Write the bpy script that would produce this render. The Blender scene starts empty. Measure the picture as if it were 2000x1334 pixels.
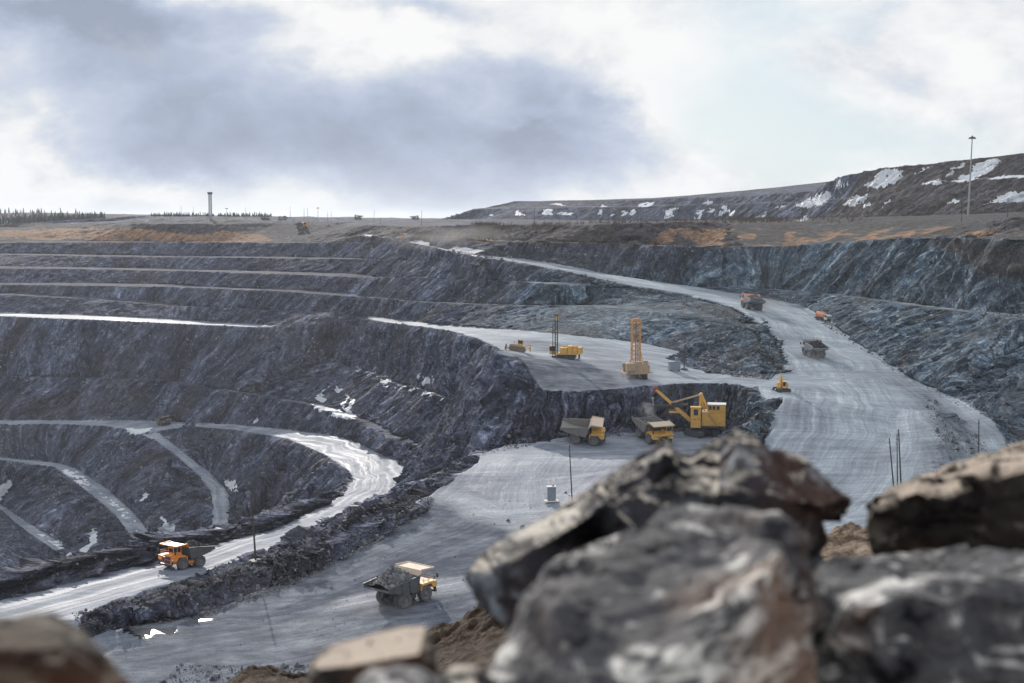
import bpy, bmesh, math, random
import numpy as np
from mathutils import Vector, Matrix
from mathutils.geometry import delaunay_2d_cdt
R = math.radians
random.seed(7); rng = np.random.default_rng(7)
SC = bpy.context.scene
COL = SC.collection
# ------------------------------------------------------------------ camera
FP = 2000*50/36.0; PITCH = math.atan(242/FP); CP, SP = math.cos(PITCH), math.sin(PITCH)
def ray(px, py):
    u = (px-1000)/FP; w = (667-py)/FP
    return Vector((u, CP+w*SP, -SP+w*CP))
def P(px, py, z):
    d = ray(px, py); t = z/d.z; return (d.x*t, d.y*t, z)
def PD(px, py, D):
    d = ray(px, py); t = D/d.y; return (d.x*t, D, d.z*t)
def proj(x, y, z):
    dep = y*CP-z*SP; up = y*SP+z*CP
    return 1000+FP*x/dep, 667-FP*up/dep
cam = bpy.data.cameras.new('camera'); cam.lens = 50; cam.sensor_width = 36
cam.clip_start = 0.1; cam.clip_end = 60000
cam.dof.use_dof = True; cam.dof.focus_distance = 330; cam.dof.aperture_fstop = 3.0
cam_ob = bpy.data.objects.new('camera', cam); COL.objects.link(cam_ob)
cam_ob.rotation_euler = (R(90)-PITCH, 0, 0); SC.camera = cam_ob
# ------------------------------------------------------------------ tags and meshes
def tag(o, label=None, cat=None, group=None, kind=None):
    if label: o['label'] = label
    if cat: o['category'] = cat
    if group: o['group'] = group
    if kind: o['kind'] = kind
    return o
def mesh_from(name, V, F, mat=None, smooth=False):
    me = bpy.data.meshes.new(name)
    V = np.asarray(V, dtype=np.float32); me.vertices.add(len(V)); me.vertices.foreach_set('co', V.ravel())
    F = np.asarray(F, dtype=np.int32); n = F.shape[1]
    me.loops.add(F.size); me.loops.foreach_set('vertex_index', F.ravel())
    me.polygons.add(len(F)); me.polygons.foreach_set('loop_start', np.arange(0, F.size, n, dtype=np.int32))
    me.polygons.foreach_set('loop_total', np.full(len(F), n, dtype=np.int32))
    me.polygons.foreach_set('use_smooth', np.full(len(F), smooth, dtype=bool))
    me.update(calc_edges=True); me.validate()
    if mat: me.materials.append(mat)
    o = bpy.data.objects.new(name, me); COL.objects.link(o); return o
# ------------------------------------------------------------------ value noise
TBL = rng.random((64, 64, 64)).astype(np.float32)
def vnoise(x, y, z):
    xi = np.floor(x).astype(np.int32); yi = np.floor(y).astype(np.int32); zi = np.floor(z).astype(np.int32)
    fx = (x-xi).astype(np.float32); fy = (y-yi).astype(np.float32); fz = (z-zi).astype(np.float32)
    fx = fx*fx*(3-2*fx); fy = fy*fy*(3-2*fy); fz = fz*fz*(3-2*fz)
    x0 = xi & 63; x1 = (xi+1) & 63; y0 = yi & 63; y1 = (yi+1) & 63; z0 = zi & 63; z1 = (zi+1) & 63
    a = TBL[x0, y0, z0]*(1-fx)+TBL[x1, y0, z0]*fx; b = TBL[x0, y1, z0]*(1-fx)+TBL[x1, y1, z0]*fx
    c = TBL[x0, y0, z1]*(1-fx)+TBL[x1, y0, z1]*fx; d = TBL[x0, y1, z1]*(1-fx)+TBL[x1, y1, z1]*fx
    a = a*(1-fy)+b*fy; c = c*(1-fy)+d*fy
    return (a*(1-fz)+c*fz)*2-1
def fbm(x, y, z, sc, octv, gain=.5, ridged=False):
    s = 0; a = 1.0; f = 1.0/sc; tot = 0
    for o in range(octv):
        n = vnoise(x*f+o*17.3, y*f+o*9.1, z*f+o*5.7)
        if ridged: n = 1-2*np.abs(n)
        s = s+a*n; tot += a; a *= gain; f *= 2.03
    return s/tot
def facets(x, y, z, sc):
    x = (x/sc).astype(np.float32); y = (y/sc).astype(np.float32); z = (z/sc).astype(np.float32)
    xi = np.floor(x).astype(np.int32); yi = np.floor(y).astype(np.int32); zi = np.floor(z).astype(np.int32)
    bd = np.full(x.shape, 9, np.float32); out = np.zeros(x.shape, np.float32); val = np.zeros(x.shape, np.float32)
    for i in (-1, 0, 1):
        for j in (-1, 0, 1):
            for l in (-1, 0, 1):
                a = (xi+i) & 63; b = (yi+j) & 63; c = (zi+l) & 63
                r1 = TBL[a, b, c]; r2 = TBL[b, c, a]; r3 = TBL[c, a, b]
                dx = x-(xi+i+r1); dy = y-(yi+j+r2); dz = z-(zi+l+r3); d = dx*dx+dy*dy+dz*dz
                m = d < bd; bd[m] = d[m]; val[m] = TBL[(a+7) & 63, b, c][m]
                out[m] = (dx*(r2-.5)+dy*(r3-.5)+dz*(r1-.5))[m]
    return out*2+(val-.5), val
def sstep(a, b, x):
    t = np.clip((x-a)/(b-a), 0, 1); return t*t*(3-2*t)
def inpoly(px, py, poly):
    ins = np.zeros(px.shape, bool); n = len(poly)
    for i in range(n):
        x0, y0 = poly[i]; x1, y1 = poly[(i+1) % n]
        if y0 == y1: continue
        c = ((y0 > py) != (y1 > py)) & (px < (x1-x0)*(py-y0)/(y1-y0)+x0)
        ins ^= c
    return ins
# ------------------------------------------------------------------ breaklines of the pit (pixel, pixel, height)
LINES = []; DEFER = []
def line(pts, width=0, berm=0, bermw=4.0, ends=True, step=9.0, toe2=None):
    W = [Vector(P(*p)) if len(p) == 3 else Vector(PD(p[0], p[1], p[3])) for p in pts]
    if ends:
        if pts[0][0] <= 0: W.insert(0, Vector((W[0].x*2.2, W[0].y*1.0, W[0].z)))
        if pts[-1][0] >= 2000: W.append(Vector((W[-1].x*2.2, W[-1].y*.92, W[-1].z)))
    def res(W):
        out = [W[0]]
        for a, b in zip(W, W[1:]):
            L = (b-a).length; n = max(1, int(L/max(step, a.y*.012)))
            for k in range(1, n+1): out.append(a.lerp(b, k/n))
        return out
    S = res(W); LINES.append(S)
    if isinstance(width, list):
        xs_ = [q[0] for q in pts]; wl = [float(np.interp(proj(v.x, v.y, v.z)[0], xs_, width)) for v in S]; width = 1
    else: wl = [width]*len(S)
    def offv(S, wl):
        O = off(S, 1.0, 0.0); return [a+(b-a)*w_ for a, b, w_ in zip(S, O, wl)]
    def off(S, d, dz):
        out = []
        for i, p in enumerate(S):
            t = (S[min(i+1, len(S)-1)]-S[max(i-1, 0)]); t.z = 0; t.normalize()
            n = Vector((-t.y, t.x, 0))
            if n.y < 0: n = -n
            out.append(Vector((p.x+n.x*d, p.y+n.y*d, p.z+dz)))
        return out
    if width: DEFER.append((S, wl, berm, 'w'))
    elif berm: DEFER.append((S, [bermw]*len(S), berm, 'b'))
    return S
# far plateau and waste dumps
line([(0,429,0,25000),(1000,429,0,25000),(2000,429,0,25000)])
line([(0,431,0,5000),(1000,431,0,5000),(2000,431,0,5000)])
line([(0,434,0,2200),(400,434,0,2200),(800,434,0,2200)], ends=False)
line([(870,429,0,1650),(960,428,0,1500),(1180,430,0,1400),(1400,431,0,1300),(1560,431,0,1150),(1700,426,0,1000),(1850,420,0,900),(2000,414,0,840)])
line([(886,424,0,1680),(921,409,0,1560),(985,407,0,1545),(1180,404,0,1430),(1400,400,0,1330),(1560,396,0,1190),(1700,385,0,1040),(1829,356,0,975),(2000,344,0,905)])
line([(925,408,0,1580),(990,405,0,1560),(1180,402.5,0,1450),(1400,398.5,0,1345),(1560,394,0,1205),(1700,383,0,1055),(1829,354,0,985),(2000,342,0,922)])
line([(930,408,0,1600),(985,402,0,1600),(1003,392.5,0,1600),(1179,391,0,1480),(1350,387,0,1385),(1441,384.5,0,1335),(1600,373,0,1190),(1645,343,0,1120),(1730,328,0,1080),(1829,319,0,1030),(2000,299,0,965)])
line([(960,403,0,1900),(1100,400,0,1900),(1441,395,0,1700),(1645,350,0,1450),(1829,330,0,1350),(2000,310,0,1300)])
line([(1000,428,0,3000),(2000,424,0,3000)])
line([(852,430.5,0,1600),(868,430,0,1750),(890,430,0,2000)], ends=False)
line([(60,436,0,1340),(180,433,0,1345),(236,430,0,1350),(262,422,0,1360),(330,423,0,1360),(420,421.5,0,1370),(470,426,0,1370),(520,430,0,1370),(600,432,0,1380)])
line([(-100,417,0,2400),(0,417,0,2400),(60,415,0,2400),(130,420,0,2400),(230,428,0,2400)])
line([(-100,431,0,2050),(230,431,0,2050)])
# rim
line([(0,446,-10),(150,440,-7),(330,437.5,-5.2),(530,438,-5.5),(650,438.5,-6),(826,443,-6),(930,440,-4.4),(1002,438,-3.9),(1108,440,-4),(1230,436,-2.8),(1350,433,-2.1),(1547,440,-3.9),(1660,434,-2.3),(1758,430,-1.3),(1880,427,-.5),(2000,424.6,0,520)])
# berm 1 (under the orange soil), 2, 3
line([(0,474,-20),(200,473,-19.5),(330,473,-19),(530,474,-18.7),(640,474,-17.8),(700,474,-17.3),(760,473.5,-16)], width=34)
line([(0,497,-28),(160,500,-28.8),(330,502,-29),(530,504,-28),(700,506,-26.5),(780,509,-25.2),(850,511,-23.6),(950,519,-22.2)], width=36)
line([(0,524,-36),(200,526,-36.5),(330,529,-37),(530,535,-35),(700,542,-35),(850,544,-31),(956,548,-29),(1037,552,-28),(1110,558,-28)], width=36)
line([(0,556,-45),(330,560,-45),(530,568,-43),(700,580,-44),(800,588,-42),(897,593,-39),(1000,596,-37),(1108,598,-34.5),(1220,604,-34.5),(1319,613,-34.8),(1400,624,-36),(1450,634,-37.5)], width=[36,36,36,32,26,24,20,20,18,14,10,8])
line([(0,576,-50),(170,583,-52),(330,597,-55),(530,605,-53.3),(650,611,-52)], width=26)
# crest of the drill bench and the road running left from it
line([(0,611.5,-60),(210,618,-61),(390,627,-62),(520,636,-61)], ends=True)
line([(0,617.5,-60),(210,626,-61),(390,634,-62),(530,640,-60.3),(620,635,-57.5),(700,622.5,-54.2),(773,632,-50.5),(826,638,-48),(879,647,-45),(932,659,-41.5),(985,683,-38.5),(1008,706,-40),(1032,736,-43),(1060,764,-45.5),(1130,766,-45.6),(1225,768,-45.8),(1262,754,-45.5),(1340,748.5,-45.4),(1440,750,-45.2),(1478,760,-45),(1500,778,-45.3),(1520,775,-45.2)], berm=0)
line([(720,617,-53),(800,627,-50),(897,639,-45.5),(1002,645,-42),(1108,654,-41.4),(1249,670,-43),(1350,692,-45),(1440,718,-45.3),(1490,730,-45)])
line([(1080,700,-40.9),(1245,735,-44.3),(1400,738,-45.4),(1520,748,-45.2)])
# toe of the loading face
line([(940,884,-57.2),(985,869,-57),(1060,859,-57),(1140,852,-57),(1250,846,-57.1),(1340,842,-57.1),(1420,846,-57.2),(1458,862,-57.4)])
line([(1060,842,-54.6),(1140,836,-54.2),(1250,828,-54)], ends=False)
line([(1520,775,-45.2),(1516,800,-46.6),(1500,840,-49.3),(1478,870,-51.3),(1455,905,-53.0),(1410,960,-55.6)])
# main haul road: near edge / far edge
line([(703,461.5,-13),(750,466.5,-13.9),(791,472.5,-15),(861,488.5,-17.2),(949,506,-19.5),(1002,513,-20.8),(1090,529,-23.4),(1179,549,-26.6),(1249,562,-28.6),(1350,580,-31.6),(1430,602,-34),(1480,630,-36.8),(1510,662,-40),(1522,700,-43),(1525,728,-44.8)], berm=.7, bermw=3.5)
line([(703,458,-12.2),(760,463.5,-12.6),(812,468,-13.6),(861,477,-15.6),(910,485,-16.8),(1002,500,-19.6),(1090,518,-23),(1179,535,-26.5),(1350,561,-31.2),(1450,577,-33.2),(1550,595,-35.8),(1620,626,-38.5),(1700,682,-42.5),(1765,728,-45.3),(1840,762,-47),(1920,812,-49),(2000,862,-51)])
line([(1600,705,-43.5),(1690,762,-46.6),(1760,800,-48.5),(1735,860,-51),(1680,930,-54),(1620,990,-56.5)])
line([(1790,775,-47.8),(1860,810,-49.4),(1910,860,-51.4),(1950,930,-53.5)])
line([(1825,800,-47.5),(1845,850,-49.9),(1830,910,-52.3)])
# right wall: bench B, bench A
line([(1200,541,-26),(1300,556,-29),(1400,561,-30.6),(1494,566,-31.5),(1582,572,-31.5),(1660,580,-31.5),(1740,591,-31),(1864,607,-30),(2000,624,-29)], width=10)
line([(850,462,-10.6),(985,471,-12),(1100,473,-12.1),(1179,475,-12.6),(1300,481,-13),(1420,482,-13.2),(1547,480,-12.8),(1650,473,-10.8),(1758,466,-8.3),(1880,466,-7.6),(2000,468,-7)], width=6)
line([(1050,498,-18.6),(1200,507,-20.2),(1350,512,-20.6),(1450,517,-21)], ends=False)
# ledges in the big left face
line([(620,704,-75),(685,716,-76),(740,735,-75),(790,750,-73),(840,765,-69),(885,782,-66),(915,796,-62)], width=9)
line([(0,735,-93),(160,738,-93.5),(330,745,-93),(450,765,-92),(600,790,-89),(700,820,-86.5),(760,848,-83),(800,870,-80)], width=5)
line([(932,860,-61.5),(900,856,-65),(862,880,-71),(832,900,-76),(805,914,-81.5)])
# lower haul road: outer and inner edge
line([(0,820,-115.5),(200,822,-113.5),(330,822,-111),(450,828,-106),(560,838,-100),(650,850,-95),(700,864,-92),(760,893,-87.5),(800,920,-83.2),(803,936,-82),(785,954,-80.5),(740,977,-78.5),(650,1024,-73.5),(560,1064,-69.5),(450,1102,-67),(330,1147,-65),(200,1187,-64),(0,1232,-63)])
IN = line([(0,828,-116.5),(106,827,-115),(200,831,-114),(250,838,-113.5),(300,840,-112.5),(366,833.5,-111),(458,841,-106),(564,859,-100),(634,889,-94),(680,921,-88),(687,936,-85.5),(669,963,-80),(599,998,-75),(493,1041,-71),(388,1064,-69),(317,1088,-67.3),(176,1125,-66),(0,1173,-64)])
# safety berm along the inner edge of the near part of that road
line([(652,956,-77.4),(599,977,-73.3),(493,1020,-69.8),(423,1034,-68.6),(352,1048,-66.8),(306,1051,-64),(247,1069,-64.4),(106,1094,-62.4),(0,1132,-62)])
LINES.append([p_+Vector((-5,9,-11)) for p_ in LINES[-1]])
# ramps in the inner pit
line([(262,846,-113.5),(289,850,-114.5),(345,890,-118),(392,930,-124),(414,958,-127),(418,992,-130),(412,1030,-133)])
line([(305,846,-113.3),(362,888,-118),(418,928,-124),(446,956,-127),(452,992,-130),(446,1030,-133)])
line([(0,898,-131),(106,911,-133),(124,924,-134),(180,965,-138),(228,1007,-141),(262,1052,-144)])
line([(0,893,-131),(110,904,-133),(150,916,-134),(212,958,-138),(262,1002,-141),(298,1050,-144)])
line([(0,992,-152),(62,1042,-154),(112,1072,-156)]); line([(0,984,-152),(74,1036,-154),(130,1066,-156)])
for x0, x1, d, z in [(-600,-120,600,-166),(-600,-100,480,-160),(-500,-90,400,-120)]:
    LINES.append([Vector((x, d, z)) for x in np.linspace(x0, x1, 20)])
# ground between the lower road and the near floor (rubble ridge), nose of the floor
line([(930,902,-57.6),(872,944,-58.2),(820,962,-58.8),(760,992,-59.6),(690,1030,-60.4),(600,1072,-60.6),(520,1096,-62),(440,1128,-62.2),(330,1160,-62.6),(240,1184,-62.4),(170,1205,-62.8)])
line([(900,925,-57.4),(850,975,-59.6),(790,1010,-61.2),(720,1050,-62.6),(640,1100,-64),(540,1140,-65),(440,1180,-65.6),(340,1205,-65.6),(200,1225,-65)], ends=False)
line([(885,960,-70),(840,985,-76),(770,1003,-74)], ends=False)
# near floor
line([(1060,900,-57),(1180,900,-57.1),(1300,903,-57.2),(1385,905,-57)], ends=False)
line([(1060,872,-57),(1180,870,-57.1),(1300,866,-57.2),(1400,870,-57.1)], ends=False)
line([(1050,900,-57),(1040,960,-58.6),(1100,1020,-60),(1300,1010,-58.6),(1500,1010,-57.8)], ends=False)
line([(0,1290,-65),(300,1260,-65.8),(560,1210,-65),(785,1180,-63.8),(1000,1120,-61.8),(1200,1090,-60.5)])
line([(0,1360,-66),(300,1330,-66),(700,1300,-65.5),(1000,1240,-64),(1400,1180,-61),(1700,1080,-58),(2000,1000,-55)])
for d, z in [(150,-66),(120,-60),(70,-36),(40,-26),(20,-16)]:
    LINES.append([Vector((x, d, z+.03*x)) for x in np.linspace(-1.2*d, 1.2*d, 24)])
# benches and safety berms, kept clear of the lines above them
SA = np.array([(*a, *b) for L in LINES for a, b in zip(L, L[1:])])
for S, wl, berm, kd in DEFER:
    o1 = []; o2 = []
    for i, p in enumerate(S):
        t = (S[min(i+1, len(S)-1)]-S[max(i-1, 0)]); t.z = 0; t.normalize(); n = Vector((-t.y, t.x, 0))
        if n.y < 0: n = -n
        ox, oy = p.x+n.x*.3, p.y+n.y*.3
        ax, ay, az_, bx, by, bz = SA.T; ex, ey = bx-ax, by-ay
        den = n.x*ey-n.y*ex; den = np.where(np.abs(den) < 1e-9, 1e-9, den)
        tt = ((ax-ox)*ey-(ay-oy)*ex)/den; s_ = ((ax-ox)*n.y-(ay-oy)*n.x)/den
        ok = (tt > 0) & (s_ >= -.02) & (s_ <= 1.02)
        w_ = wl[i]
        if ok.any():
            q = np.where(ok, tt, 1e9).argmin(); d = tt[q]; hz_ = az_[q]+(bz[q]-az_[q])*s_[q]
            w_ = min(w_, max(d-1.15*max(hz_-p.z, 0), .3*d), .85*d) if kd == 'w' else min(w_, .6*d)
        w_ = max(w_, .4); o1.append(Vector((p.x+n.x*w_, p.y+n.y*w_, p.z))); o2.append(Vector((p.x+n.x*w_*.5, p.y+n.y*w_*.5, p.z+berm)))
    LINES.append(o1)
    if berm: LINES.append(o2)
# ------------------------------------------------------------------ triangulate and sample on a fan grid
pts = []; edges = []
for L in LINES:
    b = len(pts)
    for p in L: pts.append(p)
    edges += [(b+i, b+i+1) for i in range(len(L)-1)]
# hull
UM = .62
hull = []
for D, z in [(10,-12),(25000,-30)]:
    for s in (-1, 1): hull.append(Vector((s*1.4*D, D, z)))
pts += hull
vo, eo, fo, ov, oe, of = delaunay_2d_cdt([Vector((p.x, p.y)) for p in pts], edges, [], 0, 0.05)
vz = np.zeros(len(vo)); vx = np.array([v.x for v in vo]); vy = np.array([v.y for v in vo])
pz = np.array([p.z for p in pts])
PX = np.array([p.x for p in pts]); PY = np.array([p.y for p in pts])
for i, o in enumerate(ov):
    if o: vz[i] = pz[list(o)].mean()
    else:
        d2 = (PX-vx[i])**2+(PY-vy[i])**2; k = np.argsort(d2)[:4]; w = 1/(d2[k]+.01); vz[i] = (pz[k]*w).sum()/w.sum()
QUAL = 1.0
NU = int(1150*QUAL)
us = np.linspace(-UM, UM, NU); us = us*(.62+.38*np.abs(us/UM)**2)/1.0      # columns denser in the middle
ds = [30.0]
while ds[-1] < 1680: ds.append(ds[-1]+((0.00105*ds[-1]+.2)/QUAL if ds[-1] > 190 else 1.5))
while ds[-1] < 24000: ds.append(ds[-1]*(1.004 if ds[-1] < 2600 else 1.02))
ds = np.array(ds); ND = len(ds)
GX = ds[:, None]*us[None, :]; GY = np.repeat(ds[:, None], NU, 1); GZ = np.full(GX.shape, -30.0)
for f in fo:
    if len(f) != 3: continue
    x = vx[list(f)]; y = vy[list(f)]; z = vz[list(f)]
    i0 = np.searchsorted(ds, y.min()-1e-6); i1 = np.searchsorted(ds, y.max()+1e-6)
    if i0 >= i1: continue
    uu = x/np.maximum(y, 1); j0 = np.searchsorted(us, uu.min()-1e-6); j1 = np.searchsorted(us, uu.max()+1e-6)
    if j0 >= j1: continue
    X = GX[i0:i1, j0:j1]; Y = GY[i0:i1, j0:j1]
    det = (y[1]-y[2])*(x[0]-x[2])+(x[2]-x[1])*(y[0]-y[2])
    if abs(det) < 1e-9: continue
    a = ((y[1]-y[2])*(X-x[2])+(x[2]-x[1])*(Y-y[2]))/det
    b = ((y[2]-y[0])*(X-x[2])+(x[0]-x[2])*(Y-y[2]))/det; c = 1-a-b
    m = (a >= -1e-6) & (b >= -1e-6) & (c >= -1e-6)
    GZ[i0:i1, j0:j1][m] = (a*z[0]+b*z[1]+c*z[2])[m]
def gz_at(x, y):
    u = x/y; j = np.interp(u, us, np.arange(NU)); i = np.interp(y, ds, np.arange(ND))
    i0 = min(int(i), ND-2); j0 = min(int(j), NU-2); fi = i-i0; fj = j-j0
    Z = GZ
    return float((Z[i0, j0]*(1-fi)+Z[i0+1, j0]*fi)*(1-fj)+(Z[i0, j0+1]*(1-fi)+Z[i0+1, j0+1]*fi)*fj)
def hit(px, py, dmin=150, dmax=20000):
    d = ray(px, py); t = dmin; st = 1.0
    while t < dmax:
        s = t/d.y
        if d.z*s < gz_at(d.x*s, t): break
        t += .35+t*.0004
    z = gz_at(d.x*t/d.y, t); return Vector((d.x*t/d.y, t, z))
def ground(x, y): return Vector((x, y, gz_at(x, y)))
def normal_at(x, y, e=4.0):
    return Vector((gz_at(x-e, y)-gz_at(x+e, y), gz_at(x, y-e)-gz_at(x, y+e), 2*e)).normalized()
# ------------------------------------------------------------------ slope, masks
dzx = np.gradient(GZ, axis=1)/np.maximum(np.gradient(GX, axis=1), 1e-3)
dzy = np.gradient(GZ, axis=0)/np.gradient(GY, axis=0)
dzy = dzy-dzx*us[None, :]*1.0
SL = np.hypot(dzx, dzy)
IX, IY = proj(GX, GY, GZ)
n1 = fbm(GX, GY, GZ, 9, 3); n2 = fbm(GX+300, GY, GZ, 30, 3)
floor = 1-sstep(.13, .34, SL+.05*n1)
MIX = IX+10*n1+4*n2; MIY = IY+2.2*n1
near = GY < 1000
# rubble where the ground is gentle but loose
def blob(poly, soft=1.0, jit=1.0):
    return inpoly(IX+jit*9*n1, IY+jit*4*fbm(GX, GY, GZ, 5, 2), poly).astype(np.float32)
rub = np.zeros_like(GZ)
for poly in [
    [(930,800),(1060,760),(1075,862),(1000,868),(940,886),(930,905),(850,960),(790,990),(640,1060),(500,1120),(300,1200),(150,1250),(160,1200),(240,1165),(400,1120),(560,1070),(700,1005),(790,955),(810,930),(760,880),(860,800)],
    [(985,690),(1010,700),(1065,762),(1060,860),(985,868),(930,890),(930,790)],
    [(1060,765),(1480,755),(1500,780),(1480,870),(1440,856),(1380,842),(1330,838),(1250,844),(1060,856)],
    [(1500,790),(1530,775),(1500,850),(1480,900),(1450,880)],
    [(1920,800),(2100,840),(2100,950),(1990,940),(1960,850)],
    [(1440,640),(1510,665),(1530,720),(1500,742),(1380,728),(1300,700)],
    [(530,640),(640,620),(715,622),(700,640),(600,650)]]:
    rub = np.maximum(rub, blob(poly)*(GY < 620 if poly[0] != (530,640) else 1))
floor = floor*(1-rub*.92)
FP_ = [
 [(690,455),(760,462),(812,466),(861,475),(910,483),(1002,498),(1179,533),(1350,559),(1450,575),(1560,594),(1625,625),(1700,680),(1765,726),(1850,762),(1920,810),(2600,900),(2600,1400),(-600,1400),(-600,1180),(0,1235),(200,1190),(330,1150),(440,1132),(600,1076),(690,1034),(760,996),(820,964),(870,948),(928,903),(940,884),(985,868),(1060,858),(1140,851),(1250,844),(1340,840),(1420,844),(1478,866),(1490,860),(1515,810),(1524,776),(1500,780),(1478,762),(1440,750),(1340,748),(1262,754),(1225,768),(1130,766),(1060,764),(1032,736),(1008,706),(985,684),(932,660),(879,648),(826,639),(773,633),(720,623),(718,617),(800,626),(897,638),(1002,644),(1108,653),(1249,669),(1350,691),(1440,717),(1490,730),(1530,728),(1528,700),(1516,662),(1486,630),(1436,602),(1350,580),(1249,562),(1179,550),(1090,530),(1002,514),(949,507),(861,491),(791,475),(703,464)],
 [(-600,608),(0,610),(210,617),(390,626),(560,637),(530,641),(390,635),(210,627),(0,618),(-600,618)],
 [(-600,818),(0,819),(200,821),(330,821),(450,826),(560,836),(650,848),(700,862),(760,891),(804,920),(806,936),(785,956),(740,980),(650,1026),(560,1066),(450,1104),(330,1149),(200,1190),(0,1236),(-600,1260),(-600,1200),(0,1176),(176,1128),(317,1092),(388,1068),(493,1045),(599,1002),(669,967),(690,936),(682,919),(634,887),(564,857),(458,839),(366,832),(262,850),(240,838),(200,831),(100,828),(0,829),(-600,830)],
 [(255,838),(310,845),(362,886),(418,926),(446,954),(454,992),(448,1036),(410,1036),(416,992),(412,958),(388,930),(342,890),(285,852)],
 [(-600,892),(0,892),(106,902),(150,914),(214,956),(264,1000),(302,1056),(262,1056),(226,1008),(178,967),(120,926),(100,912),(0,900),(-600,900)],
 [(-600,983),(0,983),(76,1034),(134,1066),(110,1076),(60,1044),(0,994),(-600,994)]]
decl = np.zeros_like(GZ); nj = fbm(GX, GY, GZ, 3.0, 3, .6)
for q in FP_: decl = np.maximum(decl, inpoly(IX+(6*n1+4*nj)*350/GY, IY+(2.2*n1+2.5*nj)*350/GY, q))
benchm = (1-sstep(.045, .10, SL))
floor = np.maximum(floor, decl*(1-sstep(.30, .52, SL+.05*n1))*(1-rub*.92))
floor = np.where(GY < 1150, np.maximum(floor*decl, benchm*(GZ < -9)*np.where(GY > 780, .08, .38)+.36*n2*benchm), floor*.12)
floor = np.where(GY > 1050, floor*.35, floor)
# curvature = crest mask
orange = np.zeros_like(GZ); brown = np.zeros_like(GZ); snow = np.zeros_like(GZ); wet = np.zeros_like(GZ); green = np.zeros_like(GZ)
def z1(*q): return [(x/2.838, 350+y/2.838) for x, y in q]
def z3(*q): return [(1300+x/2.838, 250+y/2.838) for x, y in q]
def z2(*q): return [(650+x/2.838, 350+y/2.838) for x, y in q]
def z4(*q): return [(x/2.838, 780+y/2.838) for x, y in q]
far = (GY > 480)
streak = fbm(GX*1.0+GZ*1.3, GY*.6, GZ*.25, 7, 3)
e1 = fbm(GX, GY, GZ, 2.5, 3, .7)
def addp(arr, poly, m=None, j=1.0, v=1.0):
    q = inpoly(IX+j*(6*streak+5*e1+5*n1), IY+j*(1.8*n1+1.5*e1), poly).astype(np.float32)*v
    if m is not None: q = q*m
    np.maximum(arr, q, out=arr)
addp(orange, [(-900,455),(-900,466),(0,465),(100,468),(340,471),(400,473),(480,473),(540,470),(500,456),(440,452),(380,460),(360,456),(270,449),(120,449),(0,452)], GY > 1000, 2)
orange *= sstep(-.8, -.1, n2+.6*streak)
for q in [((165,655),(210,565),(345,560),(352,600),(310,655)),((-20,640),(-20,590),(50,560),(60,580),(20,645)),((400,610),(410,590),(500,585),(480,612)),((665,610),(670,575),(725,572),(712,605)),((850,635),(900,600),(980,560),(1000,562),(900,625)),((1000,635),(1080,620),(1150,570),(1290,550),(1180,590),(1120,620)),((1305,608),(1340,575),(1380,572),(1360,600)),((1690,600),(1740,570),(1790,575),(1740,605))]:
    addp(orange, z3(*q), (GY > 480) & (GY < 1000), 1)
np.maximum(orange, inpoly(IX+6*e1, IY+2*e1, [(1255,480),(1560,480),(1800,462),(1990,462),(1990,440),(1800,444),(1560,448),(1300,446)])*sstep(.02, .30, .6*streak+.7*n2)*(GY > 480)*(GY < 1000)*.85, out=orange)
for q in [((1730,355),(1800,310),(1880,265),(1910,275),(1860,360)),((760,335),(840,320),(900,345),(800,350))]:
    addp(orange, z2(*q), GY > 480, 1, .7)
addp(brown, [(-900,440),(0,437),(530,436),(830,442),(1100,432),(1500,436),(2000,424),(2600,424),(2600,478),(2000,468),(1758,464),(1500,484),(1000,476),(760,472),(560,474),(0,476),(-900,476)], (GY > 440) & (GY < 1500), 1)
brown *= .75
addp(brown, [(-900,400),(260,400),(260,440),(-900,440)], GY > 1900, 1)
np.maximum(brown, blob([(-50,474),(1000,480),(1000,510),(500,512),(300,560),(-50,560)])*.18*(GY > 800)*sstep(-.3, .5, n2), out=brown)
np.maximum(brown, ((GY > 560) & (GY < 1100) & (GZ > -9) & (GX > 0))*.8, out=brown)
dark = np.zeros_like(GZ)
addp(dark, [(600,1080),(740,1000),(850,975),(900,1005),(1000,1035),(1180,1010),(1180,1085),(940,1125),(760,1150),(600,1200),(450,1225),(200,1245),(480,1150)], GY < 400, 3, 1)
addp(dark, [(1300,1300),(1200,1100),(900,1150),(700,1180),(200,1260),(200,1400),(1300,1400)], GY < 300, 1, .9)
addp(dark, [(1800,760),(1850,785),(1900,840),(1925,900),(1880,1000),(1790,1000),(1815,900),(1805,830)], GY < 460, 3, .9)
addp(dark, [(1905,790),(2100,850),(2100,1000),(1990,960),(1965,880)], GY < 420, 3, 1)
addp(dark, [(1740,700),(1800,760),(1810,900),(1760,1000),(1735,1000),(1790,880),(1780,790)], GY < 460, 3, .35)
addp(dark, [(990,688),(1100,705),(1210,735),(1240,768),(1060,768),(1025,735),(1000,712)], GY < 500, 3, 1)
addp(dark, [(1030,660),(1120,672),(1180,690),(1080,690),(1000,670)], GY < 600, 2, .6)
addp(brown, [(1800,470),(2100,470),(2100,560),(1930,540),(1870,500)], GY < 600, 2, .8)
addp(brown, [(-200,820),(-200,760),(120,770),(260,740),(300,790),(200,815)], GY < 950, 2, .35)
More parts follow.
